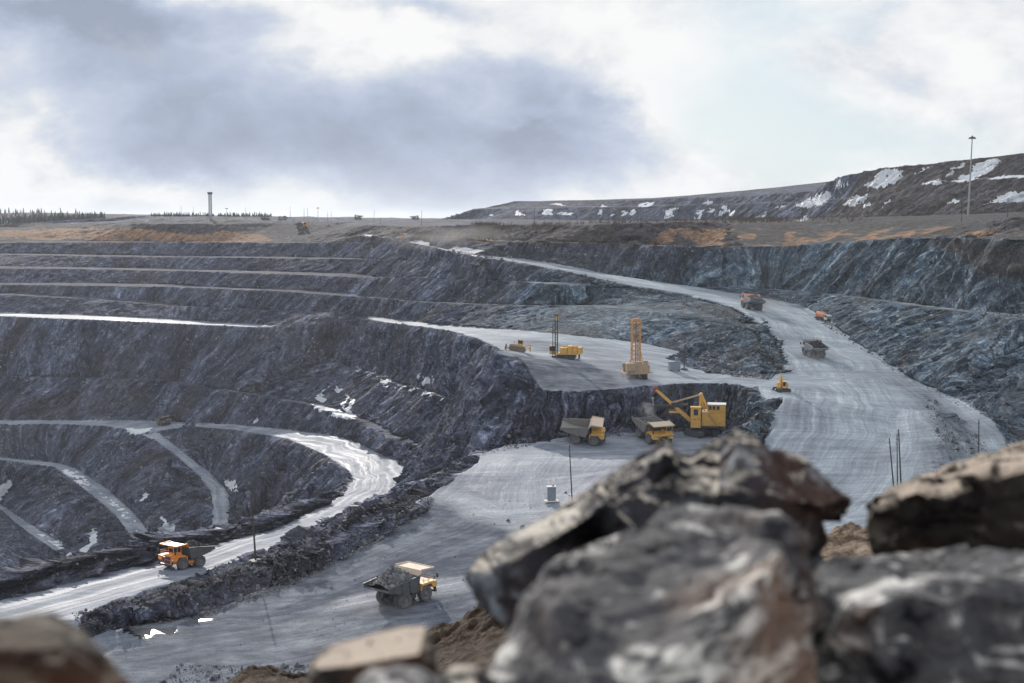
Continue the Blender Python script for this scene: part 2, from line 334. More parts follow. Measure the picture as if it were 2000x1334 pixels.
# snow on the dumps
for q in [((1110,330),(1180,260),(1215,232),(1310,228),(1320,265),(1250,320),(1200,335)),((945,342),(990,300),(1040,283),(1020,310)),((725,432),(800,400),(880,360),(925,360),(870,420),(800,445)),((980,435),(1050,385),(1128,362),(1090,400),(1030,428)),((1405,320),(1480,298),(1550,280),(1620,215),(1670,190),(1650,215),(1570,285),(1520,308)),((1580,302),(1660,275),(1760,190),(1835,172),(1880,178),(1790,250),(1720,298)),((1800,285),(1850,265),(1987,250),(2300,230),(2300,260),(1987,275)),((1725,420),(1850,385),(1920,350),(1987,350),(2300,330),(2300,410),(1987,410),(1800,410)),((1080,440),(1120,415),(1140,425),(1100,442)),((1205,455),(1230,410),(1270,390),(1260,420)),((1560,415),(1610,390),(1615,410)),((-10,500),(0,455),(55,445),(60,460),(20,498)),((155,498),(180,455),(215,448),(190,500)),((280,490),(310,440),(350,430),(340,460),(310,490)),((345,490),(370,455),(395,460),(370,488)),((240,470),(255,445),(270,445),(260,470)),((610,445),(640,425),(650,430),(630,445)),((735,520),(760,490),(790,480),(780,510)),((1410,262),(1450,215),(1475,215),(1450,250)),((490,510),(530,480),(560,465),(540,490)),((220,425),(235,405),(265,402),(250,422))]:
    addp(snow, z3(*q), (GY > 700)*(e1 > -.42), 1.5)
for q in [((1000,205),(1030,172),(1070,205)),((1165,200),(1180,168),(1220,172),(1225,200)),((1240,195),(1260,183),(1330,185),(1320,200)),((1470,195),(1490,165),(1505,165),(1490,195)),((1640,195),(1670,165),(1690,175),(1660,200)),((1820,220),(1860,165),(1905,160),(1880,200)),((1690,150),(1720,128),(1780,125),(1760,150)),((1540,205),(1545,188),(1570,195)),((1600,200),(1615,175),(1640,180),(1625,205)),((1480,150),(1500,138),(1520,150)),((1290,150),(1200,140),(1260,135)),((860,205),(865,193),(885,200))]:
    addp(snow, z2(*q), (GY > 900)*(e1 > -.35), .9)
# snow and ice in the pit; bright puddle sheen is painted white with them
sp = fbm(GX, GY, GZ, 3.2, 3)
for q, th in [([(605,790),(640,794),(700,812),(690,822),(640,810)],-.1),([(690,712),(740,730),(800,752),(878,775),(870,785),(800,765),(730,745)],.18),([(826,730),(850,740),(850,752),(830,745)],0),([(120,918),(150,920),(178,945),(160,952),(130,930)],-.1),([(178,945),(215,975),(262,1010),(268,1040),(250,1020),(205,975)],.12),([(72,1040),(100,1042),(130,1066),(120,1074)],-.1),([(245,838),(300,836),(275,850),(255,848)],-.6),([(450,935),(470,940),(476,960),(462,968)],-.1)]:
    np.maximum(snow, inpoly(IX, IY+4*n1, q)*(sp > th)*(GY < 950), out=snow)
ICE = [z1((1760,1240),(1780,1170),(1845,1140),(1850,1160),(1800,1190),(1795,1240)), z1((1850,1185),(1880,1148),(1890,1165)), z1((1900,1280),(1905,1210),(1925,1190),(1925,1240)), z1((1930,1318),(1945,1215),(1965,1220),(1970,1290),(1950,1325)),
       z4((-20,580),(-10,490),(50,450),(65,490),(30,560)), z4((380,878),(380,855),(440,850),(500,800),(515,740),(555,712),(540,820),(500,845),(430,870)), z4((870,755),(910,730),(918,650),(930,650),(940,720)), z4((900,755),(925,690),(955,680),(955,750)), z4((945,750),(965,690),(990,682),(985,750)), z4((795,575),(820,530),(842,512),(835,545)),z4((1770,5),(1780,-20),(1795,0)), z4((1405,135),(1425,95),(1440,90),(1435,125))]
ice = np.zeros_like(GZ)
for q in ICE: np.maximum(ice, inpoly(IX+2*streak, IY, q)*(GY < 950)*(GY > 420), out=ice)
snow = np.maximum(snow, ice)
# puddles and wet mud
for q, v in [([(170,1246),(300,1224),(430,1205),(455,1209),(350,1232),(250,1252),(185,1256)],1),([(380,1186),(430,1178),(440,1186),(390,1192)],1),([(390,1288),(480,1272),(480,1276),(400,1292)],.5), ([(640,1262),(700,1250),(702,1253),(642,1266)],.5)]:
    np.maximum(wet, inpoly(IX+14*n1, IY+4*n1, q)*v*(GY < 400), out=wet)
wet *= sstep(-.1, .25, fbm(GX*.25, GY*1.6, GZ, 2.2, 3))
# green tint on the middle benches and right wall
def gb(cx, cy, rx, ry): return np.exp(-((IX-cx)/rx)**2-((IY-cy)/ry)**2)
green = np.clip(gb(1220, 620, 260, 60)+.75*gb(1300, 560, 280, 50)+.8*sstep(1250, 1550, IX)*(GY < 720)+gb(1700, 600, 300, 130)*.4, 0, 1).astype(np.float32)
# ------------------------------------------------------------------ track coordinates for roads
GUIDES = [
 [(703,460),(812,472),(900,486),(1002,506),(1090,523),(1200,545),(1350,571),(1450,590),(1520,620),(1590,680),(1640,730),(1670,790),(1640,880),(1560,980),(1300,1050),(1100,1090),(900,1140),(700,1190),(400,1250),(0,1300),(-400,1350)],
 [(-300,820),(0,824),(200,827),(330,829),(450,834),(560,847),(650,868),(715,897),(742,925),(735,950),(690,985),(620,1018),(500,1064),(400,1094),(300,1122),(150,1160),(0,1200),(-300,1290)],
 [(0,614),(250,623),(520,637)], [(720,619),(860,636),(960,655),(1100,675),(1250,700),(1400,725),(1500,742),(1600,745),(1680,730)],
 [(1000,740),(1150,725),(1300,740),(1420,742)], [(1050,880),(1180,872),(1300,870)], [(930,980),(990,1000),(1000,940),(1040,890)],
 [(820,980),(920,1000),(1050,1010),(1150,960)], [(1560,590),(1680,665),(1790,745),(1870,790),(1930,850),(1980,920)], [(289,848),(353,889),(405,929),(430,957),(435,992),(430,1028)],
 [(0,895),(106,908),(137,920),(196,962),(245,1005),(280,1050)], [(300,1190),(500,1140),(700,1050),(850,970)], [(500,1180),(700,1110),(900,1020)]]
sel = np.where(((floor > .02) | (rub > .5)).ravel() & (GY < 1150).ravel() & (np.abs(GX/GY) < .5).ravel())[0]
gx = GX.ravel()[sel].astype(np.float32); gy = GY.ravel()[sel].astype(np.float32)
best = np.full(len(sel), 1e9, np.float32); bt = np.zeros(len(sel), np.float32); bs = np.zeros(len(sel), np.float32)
def catmull(W, n=5):
    out = []
    for i in range(len(W)-1):
        p0 = W[max(i-1, 0)]; p1 = W[i]; p2 = W[i+1]; p3 = W[min(i+2, len(W)-1)]
        for k in range(n):
            t = k/n; out.append(.5*((2*p1)+(-p0+p2)*t+(2*p0-5*p1+4*p2-p3)*t*t+(-p0+3*p1-3*p2+p3)*t**3))
    out.append(W[-1]); return out
for gi, g in enumerate(GUIDES):
    W = catmull([np.array(hit(max(-350, p[0]), p[1]))[:2] for p in g]); s0 = gi*777.0
    for a, b in zip(W, W[1:]):
        d = b-a; L = float(np.hypot(*d))
        if L < .01: continue
        d = d/L; rx = gx-a[0]; ry = gy-a[1]; s = rx*d[0]+ry*d[1]; t = rx*d[1]-ry*d[0]
        sc_ = np.clip(s, 0, L); dist = np.hypot(s-sc_, t)*(1+.25*(gi not in (0, 1, 8)))
        m = dist < best; best[m] = dist[m]; bt[m] = t[m]; bs[m] = s0+sc_[m]; s0 += L
TS = np.zeros(GZ.size, np.float32); TT = np.zeros(GZ.size, np.float32); TS[sel] = bs; TT[sel] = bt
TD = np.full(GZ.size, 99, np.float32); TD[sel] = best; TD = TD.reshape(GZ.shape)
# ------------------------------------------------------------------ displacement
slope01 = sstep(.12, .5, SL)
def blur(a, r):
    for ax in (0, 1):
        pad = [(0, 0), (0, 0)]; pad[ax] = (r+1, r); c = np.cumsum(np.pad(a, pad, mode='edge'), axis=ax)
        n_ = a.shape[ax]; a = (np.take(c, range(2*r+1, 2*r+1+n_), axis=ax)-np.take(c, range(0, n_), axis=ax))/(2*r+1)
    return a
gx_ = blur(dzx, 9); gy_ = blur(dzy, 9); gl = np.maximum(np.hypot(gx_, gy_), .08); bx_ = -gx_/gl; by_ = -gy_/gl
QX_ = GX+bx_*GZ*.9-(-by_)*GZ*.42; QY_ = GY+by_*GZ*.9-bx_*GZ*.42
slope01 = slope01*(1-.92*sstep(.25, .8, blur(floor*decl, 2)))
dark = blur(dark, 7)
wet = blur(wet, 2)
damp = 1-.85*sstep(.08, .6, blur(floor*decl, 5))*(GY > 520)
nearfac = np.clip(GY/400, .5, 2.2)
inv = 1/np.maximum(SL, .05); nx = -dzx*inv; ny = -dzy*inv        # downhill direction
sx = QX_; sy = QY_
flute = fbm(sx, sy, GZ*.18, 15, 5, .58, True)
fa, _ = facets(sx+1.5*n1, sy, GZ*.4, 7.0); fb, _ = facets(sx, sy, GZ*.7, 3.2); blk = fa*.9+fb*.55
big = fbm(GX, GY, GZ*.5, 45, 3)
farm = np.clip((1600-GY)/500, .25, 1)*damp
dh = (flute*2.6+blk*2.2+big*4.5)*farm
fx = nx*dh*slope01; fy = ny*dh*slope01
wx = fbm(GX+77, GY, GZ, 16, 4)*1.6; wy = fbm(GX, GY+55, GZ, 16, 4)*1.6
VX = GX+fx+wx*(.35+.65*slope01)*damp; VY = GY+fy+wy*(.35+.65*slope01)*damp
rough = fbm(GX, GY, GZ, 2.6, 4, .6)
VZ = GZ+slope01*(blk*.7+rough*.6)+rub*(fbm(GX, GY, GZ, 6, 4, .6, True)*.6+rough*.5+fbm(GX, GY, GZ*0, 14, 2)*1.0+fb*.5-.75)*(GY > 190)
VZ += (1-slope01)*(fbm(GX, GY, GZ*0, 25, 2)*.14+.02*rough)
onroad = (TD < 15) & (floor > .5)
VZ += np.where(GY > 1250, fbm(GX, GY, GZ*0, 60, 3)*1.0, 0)+np.where(GY > 2500, (GY-2500)*.0008*(1+fbm(GX, GY, GZ*0, 900, 2)), 0)
VZ += np.where((GY > 1100) & (GY < 1400) & (GX < -150), np.clip(1-np.abs(GY-1250)/110, 0, 1)*fbm(GX, GY, GZ*0, 35, 3, .6, True)*3.0, 0)
idx = np.arange(ND*NU).reshape(ND, NU)
F = np.stack([idx[:-1, :-1], idx[:-1, 1:], idx[1:, 1:], idx[1:, :-1]], -1).reshape(-1, 4)
# ------------------------------------------------------------------ material helpers
class N:
    def __init__(s, name):
        s.m = bpy.data.materials.new(name); s.m.use_nodes = True; s.t = s.m.node_tree; s.t.nodes.clear()
        s.out = s.t.nodes.new('ShaderNodeOutputMaterial')
    def n(s, ty, **kw):
        x = s.t.nodes.new(ty)
        for k, v in kw.items(): setattr(x, k, v)
        return x
    def l(s, a, b): s.t.links.new(a, b)
    def val(s, x, sock):
        if isinstance(x, (int, float)): sock.default_value = x
        elif isinstance(x, (tuple, list)): sock.default_value = (*x, 1) if (len(x) == 3 and sock.type == 'RGBA') else x
        else: s.l(x, sock)
    def math(s, op, a, b=0.0, clamp=False):
        m = s.n('ShaderNodeMath', operation=op, use_clamp=clamp); s.val(a, m.inputs[0]); s.val(b, m.inputs[1]); return m.outputs[0]
    def mix(s, f, a, b, bt='MIX'):
        m = s.n('ShaderNodeMix', data_type='RGBA', blend_type=bt); s.val(f, m.inputs[0]); s.val(a, m.inputs[6]); s.val(b, m.inputs[7]); return m.outputs[2]
    def fmix(s, f, a, b):
        m = s.n('ShaderNodeMix', data_type='FLOAT'); s.val(f, m.inputs[0]); s.val(a, m.inputs[2]); s.val(b, m.inputs[3]); return m.outputs[0]
    def noise(s, vec, sc, det=4, rough=.55, dist=0, ty='FBM'):
        x = s.n('ShaderNodeTexNoise', noise_type=ty)
        if vec is not None: s.l(vec, x.inputs['Vector'])
        x.inputs['Scale'].default_value = sc; x.inputs['Detail'].default_value = det; x.inputs['Roughness'].default_value = rough; x.inputs['Distortion'].default_value = dist
        return x.outputs[0]
    def vor(s, vec, sc, feat='F1', rnd=1):
        x = s.n('ShaderNodeTexVoronoi', feature=feat)
        if vec is not None: s.l(vec, x.inputs['Vector'])
        x.inputs['Scale'].default_value = sc; x.inputs['Randomness'].default_value = rnd
        return x
    def ramp(s, f, stops, interp='LINEAR'):
        r = s.n('ShaderNodeValToRGB'); r.color_ramp.interpolation = interp; e = r.color_ramp.elements
        while len(e) < len(stops): e.new(.5)
        for q, (p, c) in zip(e, stops):
            q.position = p; q.color = (c, c, c, 1) if isinstance(c, (int, float)) else (*c, 1)
        s.l(f, r.inputs[0]); return r.outputs[0]
    def map(s, vec, scale=(1, 1, 1), rot=(0, 0, 0)):
        m = s.n('ShaderNodeMapping'); s.l(vec, m.inputs[0]); m.inputs['Scale'].default_value = scale; m.inputs['Rotation'].default_value = rot; return m.outputs[0]
    def bump(s, h, strength, dist, nrm=None):
        b = s.n('ShaderNodeBump'); s.l(h, b.inputs['Height']); b.inputs['Strength'].default_value = strength; b.inputs['Distance'].default_value = dist
        if nrm: s.l(nrm, b.inputs['Normal'])
        return b.outputs[0]
    def bsdf(s, col, rough=.8, metal=0, nrm=None, spec=.5):
        b = s.n('ShaderNodeBsdfPrincipled'); s.val(col, b.inputs['Base Color']); s.val(rough, b.inputs['Roughness']); s.val(metal, b.inputs['Metallic'])
        s.val(spec, b.inputs['Specular IOR Level'])
        if nrm: s.l(nrm, b.inputs['Normal'])
        s.l(b.outputs[0], s.out.inputs[0]); return b
def obj_co(k):
    return k.n('ShaderNodeTexCoord').outputs['Object']
def simple(name, col, rough=.6, metal=0, dirt=.35, dcol=(.14, .14, .15), sc=1.6):
    k = N(name); co = obj_co(k)
    d = k.noise(co, sc, 5, .6); d2 = k.noise(co, sc*7, 3)
    f = k.math('MULTIPLY', k.ramp(d, [(.42, 0), (.68, 1)]), dirt); f2 = k.math('ADD', f, k.math('MULTIPLY', k.ramp(d2, [(.5, 0), (.8, 1)]), dirt*.4), True)
    c = k.mix(f2, col, dcol)
    k.bsdf(c, k.fmix(f2, rough, .9), metal, k.bump(d2, .15, .02)); return k.m
# ------------------------------------------------------------------ terrain material
k = N('pit_rock'); co = obj_co(k)
A = k.n('ShaderNodeAttribute', attribute_name='maskA'); B = k.n('ShaderNodeAttribute', attribute_name='maskB')
sa = k.n('ShaderNodeSeparateColor'); k.l(A.outputs['Color'], sa.inputs[0]); sb = k.n('ShaderNodeSeparateColor'); k.l(B.outputs['Color'], sb.inputs[0])
fl, orn, snw = sa.outputs; wt = A.outputs['Alpha']; grn, brn, rubm = sb.outputs
TR = k.n('ShaderNodeAttribute', attribute_name='track'); st = TR.outputs['Vector']
xs = k.n('ShaderNodeSeparateXYZ'); k.l(st, xs.inputs[0])
# fall-line streak coordinates
sco = k.n('ShaderNodeAttribute', attribute_name='flow').outputs['Vector']
nb = k.noise(co, .03, 4); ns = k.noise(sco, .40, 7, .70); nm = k.noise(co, .25, 6, .65); nf = k.noise(co, 1.4, 4, .65)
mixn = k.math('ADD', k.math('MULTIPLY', ns, .46), k.math('ADD', k.math('MULTIPLY', nm, .28), k.math('MULTIPLY', nf, .26)))
rockc = k.ramp(mixn, [(.39, (.012, .015, .028)), (.47, (.040, .048, .078)), (.53, (.074, .086, .130)), (.62, (.195, .215, .29))])
rockg = k.ramp(mixn, [(.39, (.010, .018, .032)), (.47, (.036, .060, .092)), (.53, (.090, .130, .170)), (.62, (.27, .32, .355))])
rk = k.mix(grn, rockc, rockg)
bl = k.n('ShaderNodeVectorMath', operation='ADD'); k.l(sco, bl.inputs[0]); nz = k.n('ShaderNodeTexNoise'); k.l(co, nz.inputs['Vector']); nz.inputs['Scale'].default_value = .5; nz.inputs['Detail'].default_value = 3
nv = k.n('ShaderNodeVectorMath', operation='SCALE'); k.l(nz.outputs['Color'], nv.inputs[0]); nv.inputs['Scale'].default_value = 2.2; k.l(nv.outputs[0], bl.inputs[1])
vb = k.vor(bl.outputs[0], .32); vb2 = k.vor(bl.outputs[0], .95)
zone = k.noise(sco, .055, 5, .62, .6)  # dark zones paint shade into the faces, pale ones are scree
rk = k.mix(1, rk, k.ramp(zone, [(.36, (.50, .48, .47)), (.46, (.85, .85, .86)), (.54, (1.15, 1.15, 1.15)), (.64, (1.75, 1.75, 1.72))]), 'MULTIPLY')
rk = k.mix(.75, rk, k.ramp(vb.outputs['Color'], [(.1, .62), (.5, 1.0), (.92, 1.45)]), 'MULTIPLY')
rk = k.mix(.75, rk, k.ramp(vb2.outputs['Color'], [(.1, .55), (.5, 1.0), (.92, 1.6)]), 'MULTIPLY')
rk = k.mix(k.math('MULTIPLY', k.ramp(nb, [(.45, 0), (.65, 1)]), .35), rk, (.075, .066, .062))
# loose stones: pale flecks
vs = k.vor(co, 1.1); vs2 = k.vor(co, .45)
fleck = k.math('MULTIPLY', k.ramp(vs.outputs['Color'], [(.80, 0), (.9, 1)]), k.ramp(k.noise(co, .09, 3), [(.45, 0), (.6, .8)]))
rk = k.mix(fleck, rk, (.30, .31, .34))
brc = k.ramp(mixn, [(.32, (.022, .017, .014)), (.5, (.058, .045, .036)), (.68, (.13, .105, .085))])
rk = k.mix(k.math('MULTIPLY', brn, k.ramp(nm, [(.3, .5), (.6, 1)])), rk, brc)
oc = k.ramp(mixn, [(.36, (.14, .078, .045)), (.5, (.26, .155, .095)), (.64, (.44, .30, .20))])
rk = k.mix(k.math('MULTIPLY', orn, k.ramp(ns, [(.36, .1), (.5, 1)])), rk, oc)
# floors: streaks along the wheel tracks
tv = k.n('ShaderNodeCombineXYZ'); k.l(k.math('MULTIPLY', xs.outputs[0], .018), tv.inputs[0]); k.l(k.math('ADD', xs.outputs[1], k.math('MULTIPLY', k.noise(co, .02, 2), 14)), tv.inputs[1])
t1 = k.noise(tv.outputs[0], .55, 4, .7); tv2 = k.map(tv.outputs[0], (2.5, 1, 1)); t2 = k.noise(tv2, 1.5, 3, .7)
t3 = k.noise(tv.outputs[0], .16, 2, .5)
t4 = k.noise(k.map(co, (.05, .75, 1), (0, 0, R(28))), .8, 4, .65, .3); t5 = k.noise(k.map(co, (.06, .8, 1), (0, 0, R(-38))), .7, 4, .65, .3)
tr = k.math('ADD', k.math('MULTIPLY', t1, .24), k.math('ADD', k.math('MULTIPLY', t2, .13), k.math('ADD', k.math('MULTIPLY', k.noise(co, .05, 8, .7), .33), k.math('ADD', k.math('MULTIPLY', t3, .10), k.math('ADD', k.math('MULTIPLY', t4, .10), k.math('MULTIPLY', t5, .10))))))
flc = k.ramp(tr, [(.38, (.056, .070, .102)), (.46, (.13, .155, .21)), (.53, (.255, .285, .340)), (.62, (.46, .49, .535))])
flg = k.ramp(tr, [(.38, (.066, .086, .118)), (.46, (.145, .180, .225)), (.53, (.25, .31, .37)), (.62, (.50, .54, .565))])
flc = k.mix(grn, flc, flg)
grit = k.ramp(k.noise(co, 3.5, 3, .8), [(.35, .72), (.65, 1.25)])
flc = k.mix(.8, flc, grit, 'MULTIPLY')
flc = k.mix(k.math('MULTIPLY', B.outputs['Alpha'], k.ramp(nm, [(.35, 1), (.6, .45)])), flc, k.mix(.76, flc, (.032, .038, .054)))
fm = k.ramp(k.math('ADD', fl, k.math('MULTIPLY', k.math('SUBTRACT', nm, .5), .9)), [(.32, 0), (.62, 1)])
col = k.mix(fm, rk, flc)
snm = k.ramp(k.math('ADD', snw, k.math('MULTIPLY', k.math('SUBTRACT', nf, .5), .8)), [(.4, 0), (.6, 1)])
col = k.mix(snm, col, (.60, .645, .71))  # white of snow, ice and the painted puddle sheen
wm = k.ramp(k.math('ADD', k.math('MULTIPLY', wt, 2.0), k.math('MULTIPLY', k.math('SUBTRACT', k.noise(k.map(co, (.35, 1.6, 1)), 1.1, 4, .7), .5), 1.6)), [(.55, 0), (.75, 1)]); wm = k.math('MULTIPLY', wm, k.math('MULTIPLY', wt, 3, True))
col = k.mix(wm, col, (.05, .05, .055))
r0 = k.fmix(fm, .93, k.ramp(t1, [(.38, .62), (.6, .9)])); r1 = k.fmix(snm, r0, .55); r2 = k.fmix(wm, k.math('MAXIMUM', r1, k.math('MULTIPLY', B.outputs['Alpha'], .95)), .40)
hb = k.math('ADD', k.math('ADD', k.math('MULTIPLY', nf, .5), k.math('MULTIPLY', k.noise(sco, 1.1, 5, .7), .6)), k.math('ADD', k.math('MULTIPLY', vb.outputs['Distance'], -.9), k.math('MULTIPLY', vb2.outputs['Distance'], -.6)))
hb2 = k.math('ADD', k.math('MULTIPLY', t2, .06), k.math('ADD', k.math('MULTIPLY', t4, .06), k.math('MULTIPLY', k.noise(co, 1.4, 5, .7), .24)))
h = k.fmix(fm, k.math('ADD', hb, k.math('MULTIPLY', vs2.outputs['Distance'], -.35)), hb2); h = k.fmix(wm, h, .4)
b = k.bsdf(col, r2, 0, k.bump(h, 1.0, .8), .5)
k.val(k.fmix(wm, k.fmix(fm, .08, k.fmix(B.outputs['Alpha'], .16, .03)), .8), b.inputs['Specular IOR Level'])
TERR = k.m
terrain = mesh_from('terrain', np.stack([VX, VY, VZ], -1).reshape(-1, 3), F, TERR, True)
tag(terrain, kind='structure')
terrain['label'] = 'terraced grey rock of the open pit with haul roads, benches and far waste dumps'
me = terrain.data
def colattr(nm, a, b_, c, d):
    at = me.attributes.new(nm, 'FLOAT_COLOR', 'POINT'); at.data.foreach_set('color', np.stack([x.ravel() for x in (a, b_, c, d)], -1).astype(np.float32).ravel())
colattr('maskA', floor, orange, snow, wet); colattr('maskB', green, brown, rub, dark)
at = me.attributes.new('flow', 'FLOAT_VECTOR', 'POINT'); at.data.foreach_set('vector', np.stack([QX_, QY_, GZ*.14], -1).astype(np.float32).ravel())
at = me.attributes.new('track', 'FLOAT_VECTOR', 'POINT'); at.data.foreach_set('vector', np.stack([TS, TT, TS*0], -1).astype(np.float32).ravel())
# ------------------------------------------------------------------ world: sky with clouds
SUN_EL, SUN_AZ = R(16.5), R(-14.5)     # azimuth measured from the view direction, to the left
w = bpy.data.worlds.new('World'); SC.world = w; w.use_nodes = True
class W_(N):
    def __init__(s): s.t = w.node_tree; s.t.nodes.clear(); s.out = s.t.nodes.new('ShaderNodeOutputWorld')
k = W_(); gen = k.n('ShaderNodeTexCoord').outputs['Generated']
sky = k.n('ShaderNodeTexSky', sky_type='NISHITA'); sky.sun_disc = False; sky.sun_elevation = SUN_EL; sky.sun_rotation = SUN_AZ
sky.altitude = 200; sky.air_density = 1; sky.dust_density = 1.2; sky.ozone_density = 1
bg1 = k.n('ShaderNodeBackground'); k.l(sky.outputs[0], bg1.inputs[0]); bg1.inputs[1].default_value = .10
s3 = k.n('ShaderNodeSeparateXYZ'); k.l(gen, s3.inputs[0])
yy = k.math('MAXIMUM', k.math('ABSOLUTE', s3.outputs[1]), .06)
az = k.math('DIVIDE', s3.outputs[0], yy); el = k.math('DIVIDE', s3.outputs[2], yy)
# warped direction for soft billowing edges
cm = k.n('ShaderNodeCombineXYZ'); k.l(az, cm.inputs[0]); k.l(k.math('MULTIPLY', el, 1.6), cm.inputs[1])
wn = k.n('ShaderNodeTexNoise'); k.l(cm.outputs[0], wn.inputs['Vector']); wn.inputs['Scale'].default_value = 7; wn.inputs['Detail'].default_value = 8; wn.inputs['Roughness'].default_value = .6
ws = k.n('ShaderNodeSeparateColor'); k.l(wn.outputs['Color'], ws.inputs[0])
azw = k.math('ADD', az, k.math('MULTIPLY', k.math('SUBTRACT', ws.outputs[0], .5), .13)); elw = k.math('ADD', el, k.math('MULTIPLY', k.math('SUBTRACT', ws.outputs[1], .5), .10))
def blobn(px, py, rx, ry, amp, tilt=0):
    d = ray(px, py); a0 = d.x/d.y; e0 = d.z/d.y
    dx = k.math('SUBTRACT', azw, a0); dy = k.math('SUBTRACT', elw, e0)
    c, s_ = math.cos(R(tilt)), math.sin(R(tilt))
    u = k.math('DIVIDE', k.math('ADD', k.math('MULTIPLY', dx, c), k.math('MULTIPLY', dy, s_)), rx/FP)
    v = k.math('DIVIDE', k.math('SUBTRACT', k.math('MULTIPLY', dy, c), k.math('MULTIPLY', dx, s_)), ry/FP)
    q = k.math('ADD', k.math('MULTIPLY', u, u), k.math('MULTIPLY', v, v))
    return k.math('MULTIPLY', k.math('POWER', 2.718, k.math('MULTIPLY', q, -1)), amp)
def summ(L):
    a = L[0]
    for b_ in L[1:]: a = k.math('ADD', a, b_)
    return a
dark = summ([blobn(620,235,430,95,.95,-3), blobn(60,25,380,62,1.15,-3), blobn(330,60,190,45,.5), blobn(210,180,260,110,.6), blobn(980,290,250,80,.85), blobn(300,300,180,60,.45), blobn(1140,270,120,80,.5), blobn(1080,150,170,60,.5), blobn(850,370,260,40,.5), blobn(790,8,110,28,.6), blobn(430,330,180,40,.35),
   blobn(20,330,100,130,-.75), blobn(560,355,120,55,-.55), blobn(700,395,120,40,-.35), blobn(720,60,330,45,-.45,-8), blobn(520,110,160,30,-.15), blobn(1330,200,170,120,-.35),blobn(290,388,130,34,-.6), blobn(1180,205,60,16,.5), blobn(1030,255,45,13,.4), blobn(880,80,60,16,.2)])
fine = k.noise(cm.outputs[0], 9, 7, .58, .3)
fine2 = k.noise(cm.outputs[0], 22, 8, .62, .2)
dk = k.math('ADD', k.math('ADD', k.math('MULTIPLY', dark, .60), .13), k.math('ADD', k.math('MULTIPLY', k.math('SUBTRACT', fine, .5), 1.25), k.math('ADD', k.math('MULTIPLY', k.math('SUBTRACT', fine2, .5), .42), k.math('MULTIPLY', k.math('SUBTRACT', k.noise(cm.outputs[0], 3.6, 6, .55, .8), .5), .55))))
cc = k.ramp(dk, [(.0, (.95, .95, .95)), (.14, (.86, .87, .89)), (.26, (.73, .765, .82)), (.44, (.575, .635, .76)), (.72, (.44, .50, .645)), (1.0, (.34, .39, .50))])
blue = summ([blobn(1480,230,190,110,.85), blobn(1420,60,120,130,.3), blobn(1960,140,160,60,.35), blobn(1600,30,260,60,.4), blobn(1750,290,240,60,.65), blobn(1540,310,170,60,.35), blobn(1850,90,160,60,-.5), blobn(1330,320,150,60,-.6), blobn(1560,130,120,60,-.25)])
bm = k.ramp(k.math('ADD', blue, k.math('MULTIPLY', k.math('SUBTRACT', fine, .5), .9)), [(.08, 0), (.8, .7)])
hz = k.ramp(el, [(.0, 1), (.05, 0)])
cc2 = k.mix(k.math('MULTIPLY', hz, .25), cc, (.82, .86, .90))
cc2 = k.mix(bm, cc2, (.55, .72, .84))
bg2 = k.n('ShaderNodeBackground'); k.l(cc2, bg2.inputs[0]); bg2.inputs[1].default_value = 1.0
mx = k.n('ShaderNodeMixShader'); k.l(k.math('SUBTRACT', 1.0, k.math('MULTIPLY', bm, .15)), mx.inputs[0]); k.l(bg1.outputs[0], mx.inputs[1]); k.l(bg2.outputs[0], mx.inputs[2]); k.l(mx.outputs[0], k.out.inputs[0])
sl = bpy.data.lights.new('sun', 'SUN'); sl.energy = 4.3; sl.angle = R(.6); sl.color = (1, .94, .87)
so = bpy.data.objects.new('sun', sl); COL.objects.link(so)
sd = Vector((math.sin(SUN_AZ)*math.cos(SUN_EL), math.cos(SUN_AZ)*math.cos(SUN_EL), math.sin(SUN_EL)))
so.rotation_euler = sd.to_track_quat('Z', 'Y').to_euler(); so.location = (0, 0, 120)
SC.view_settings.view_transform = 'Standard'; SC.view_settings.look = 'None'; SC.view_settings.gamma = 1; SC.view_settings.exposure = 0
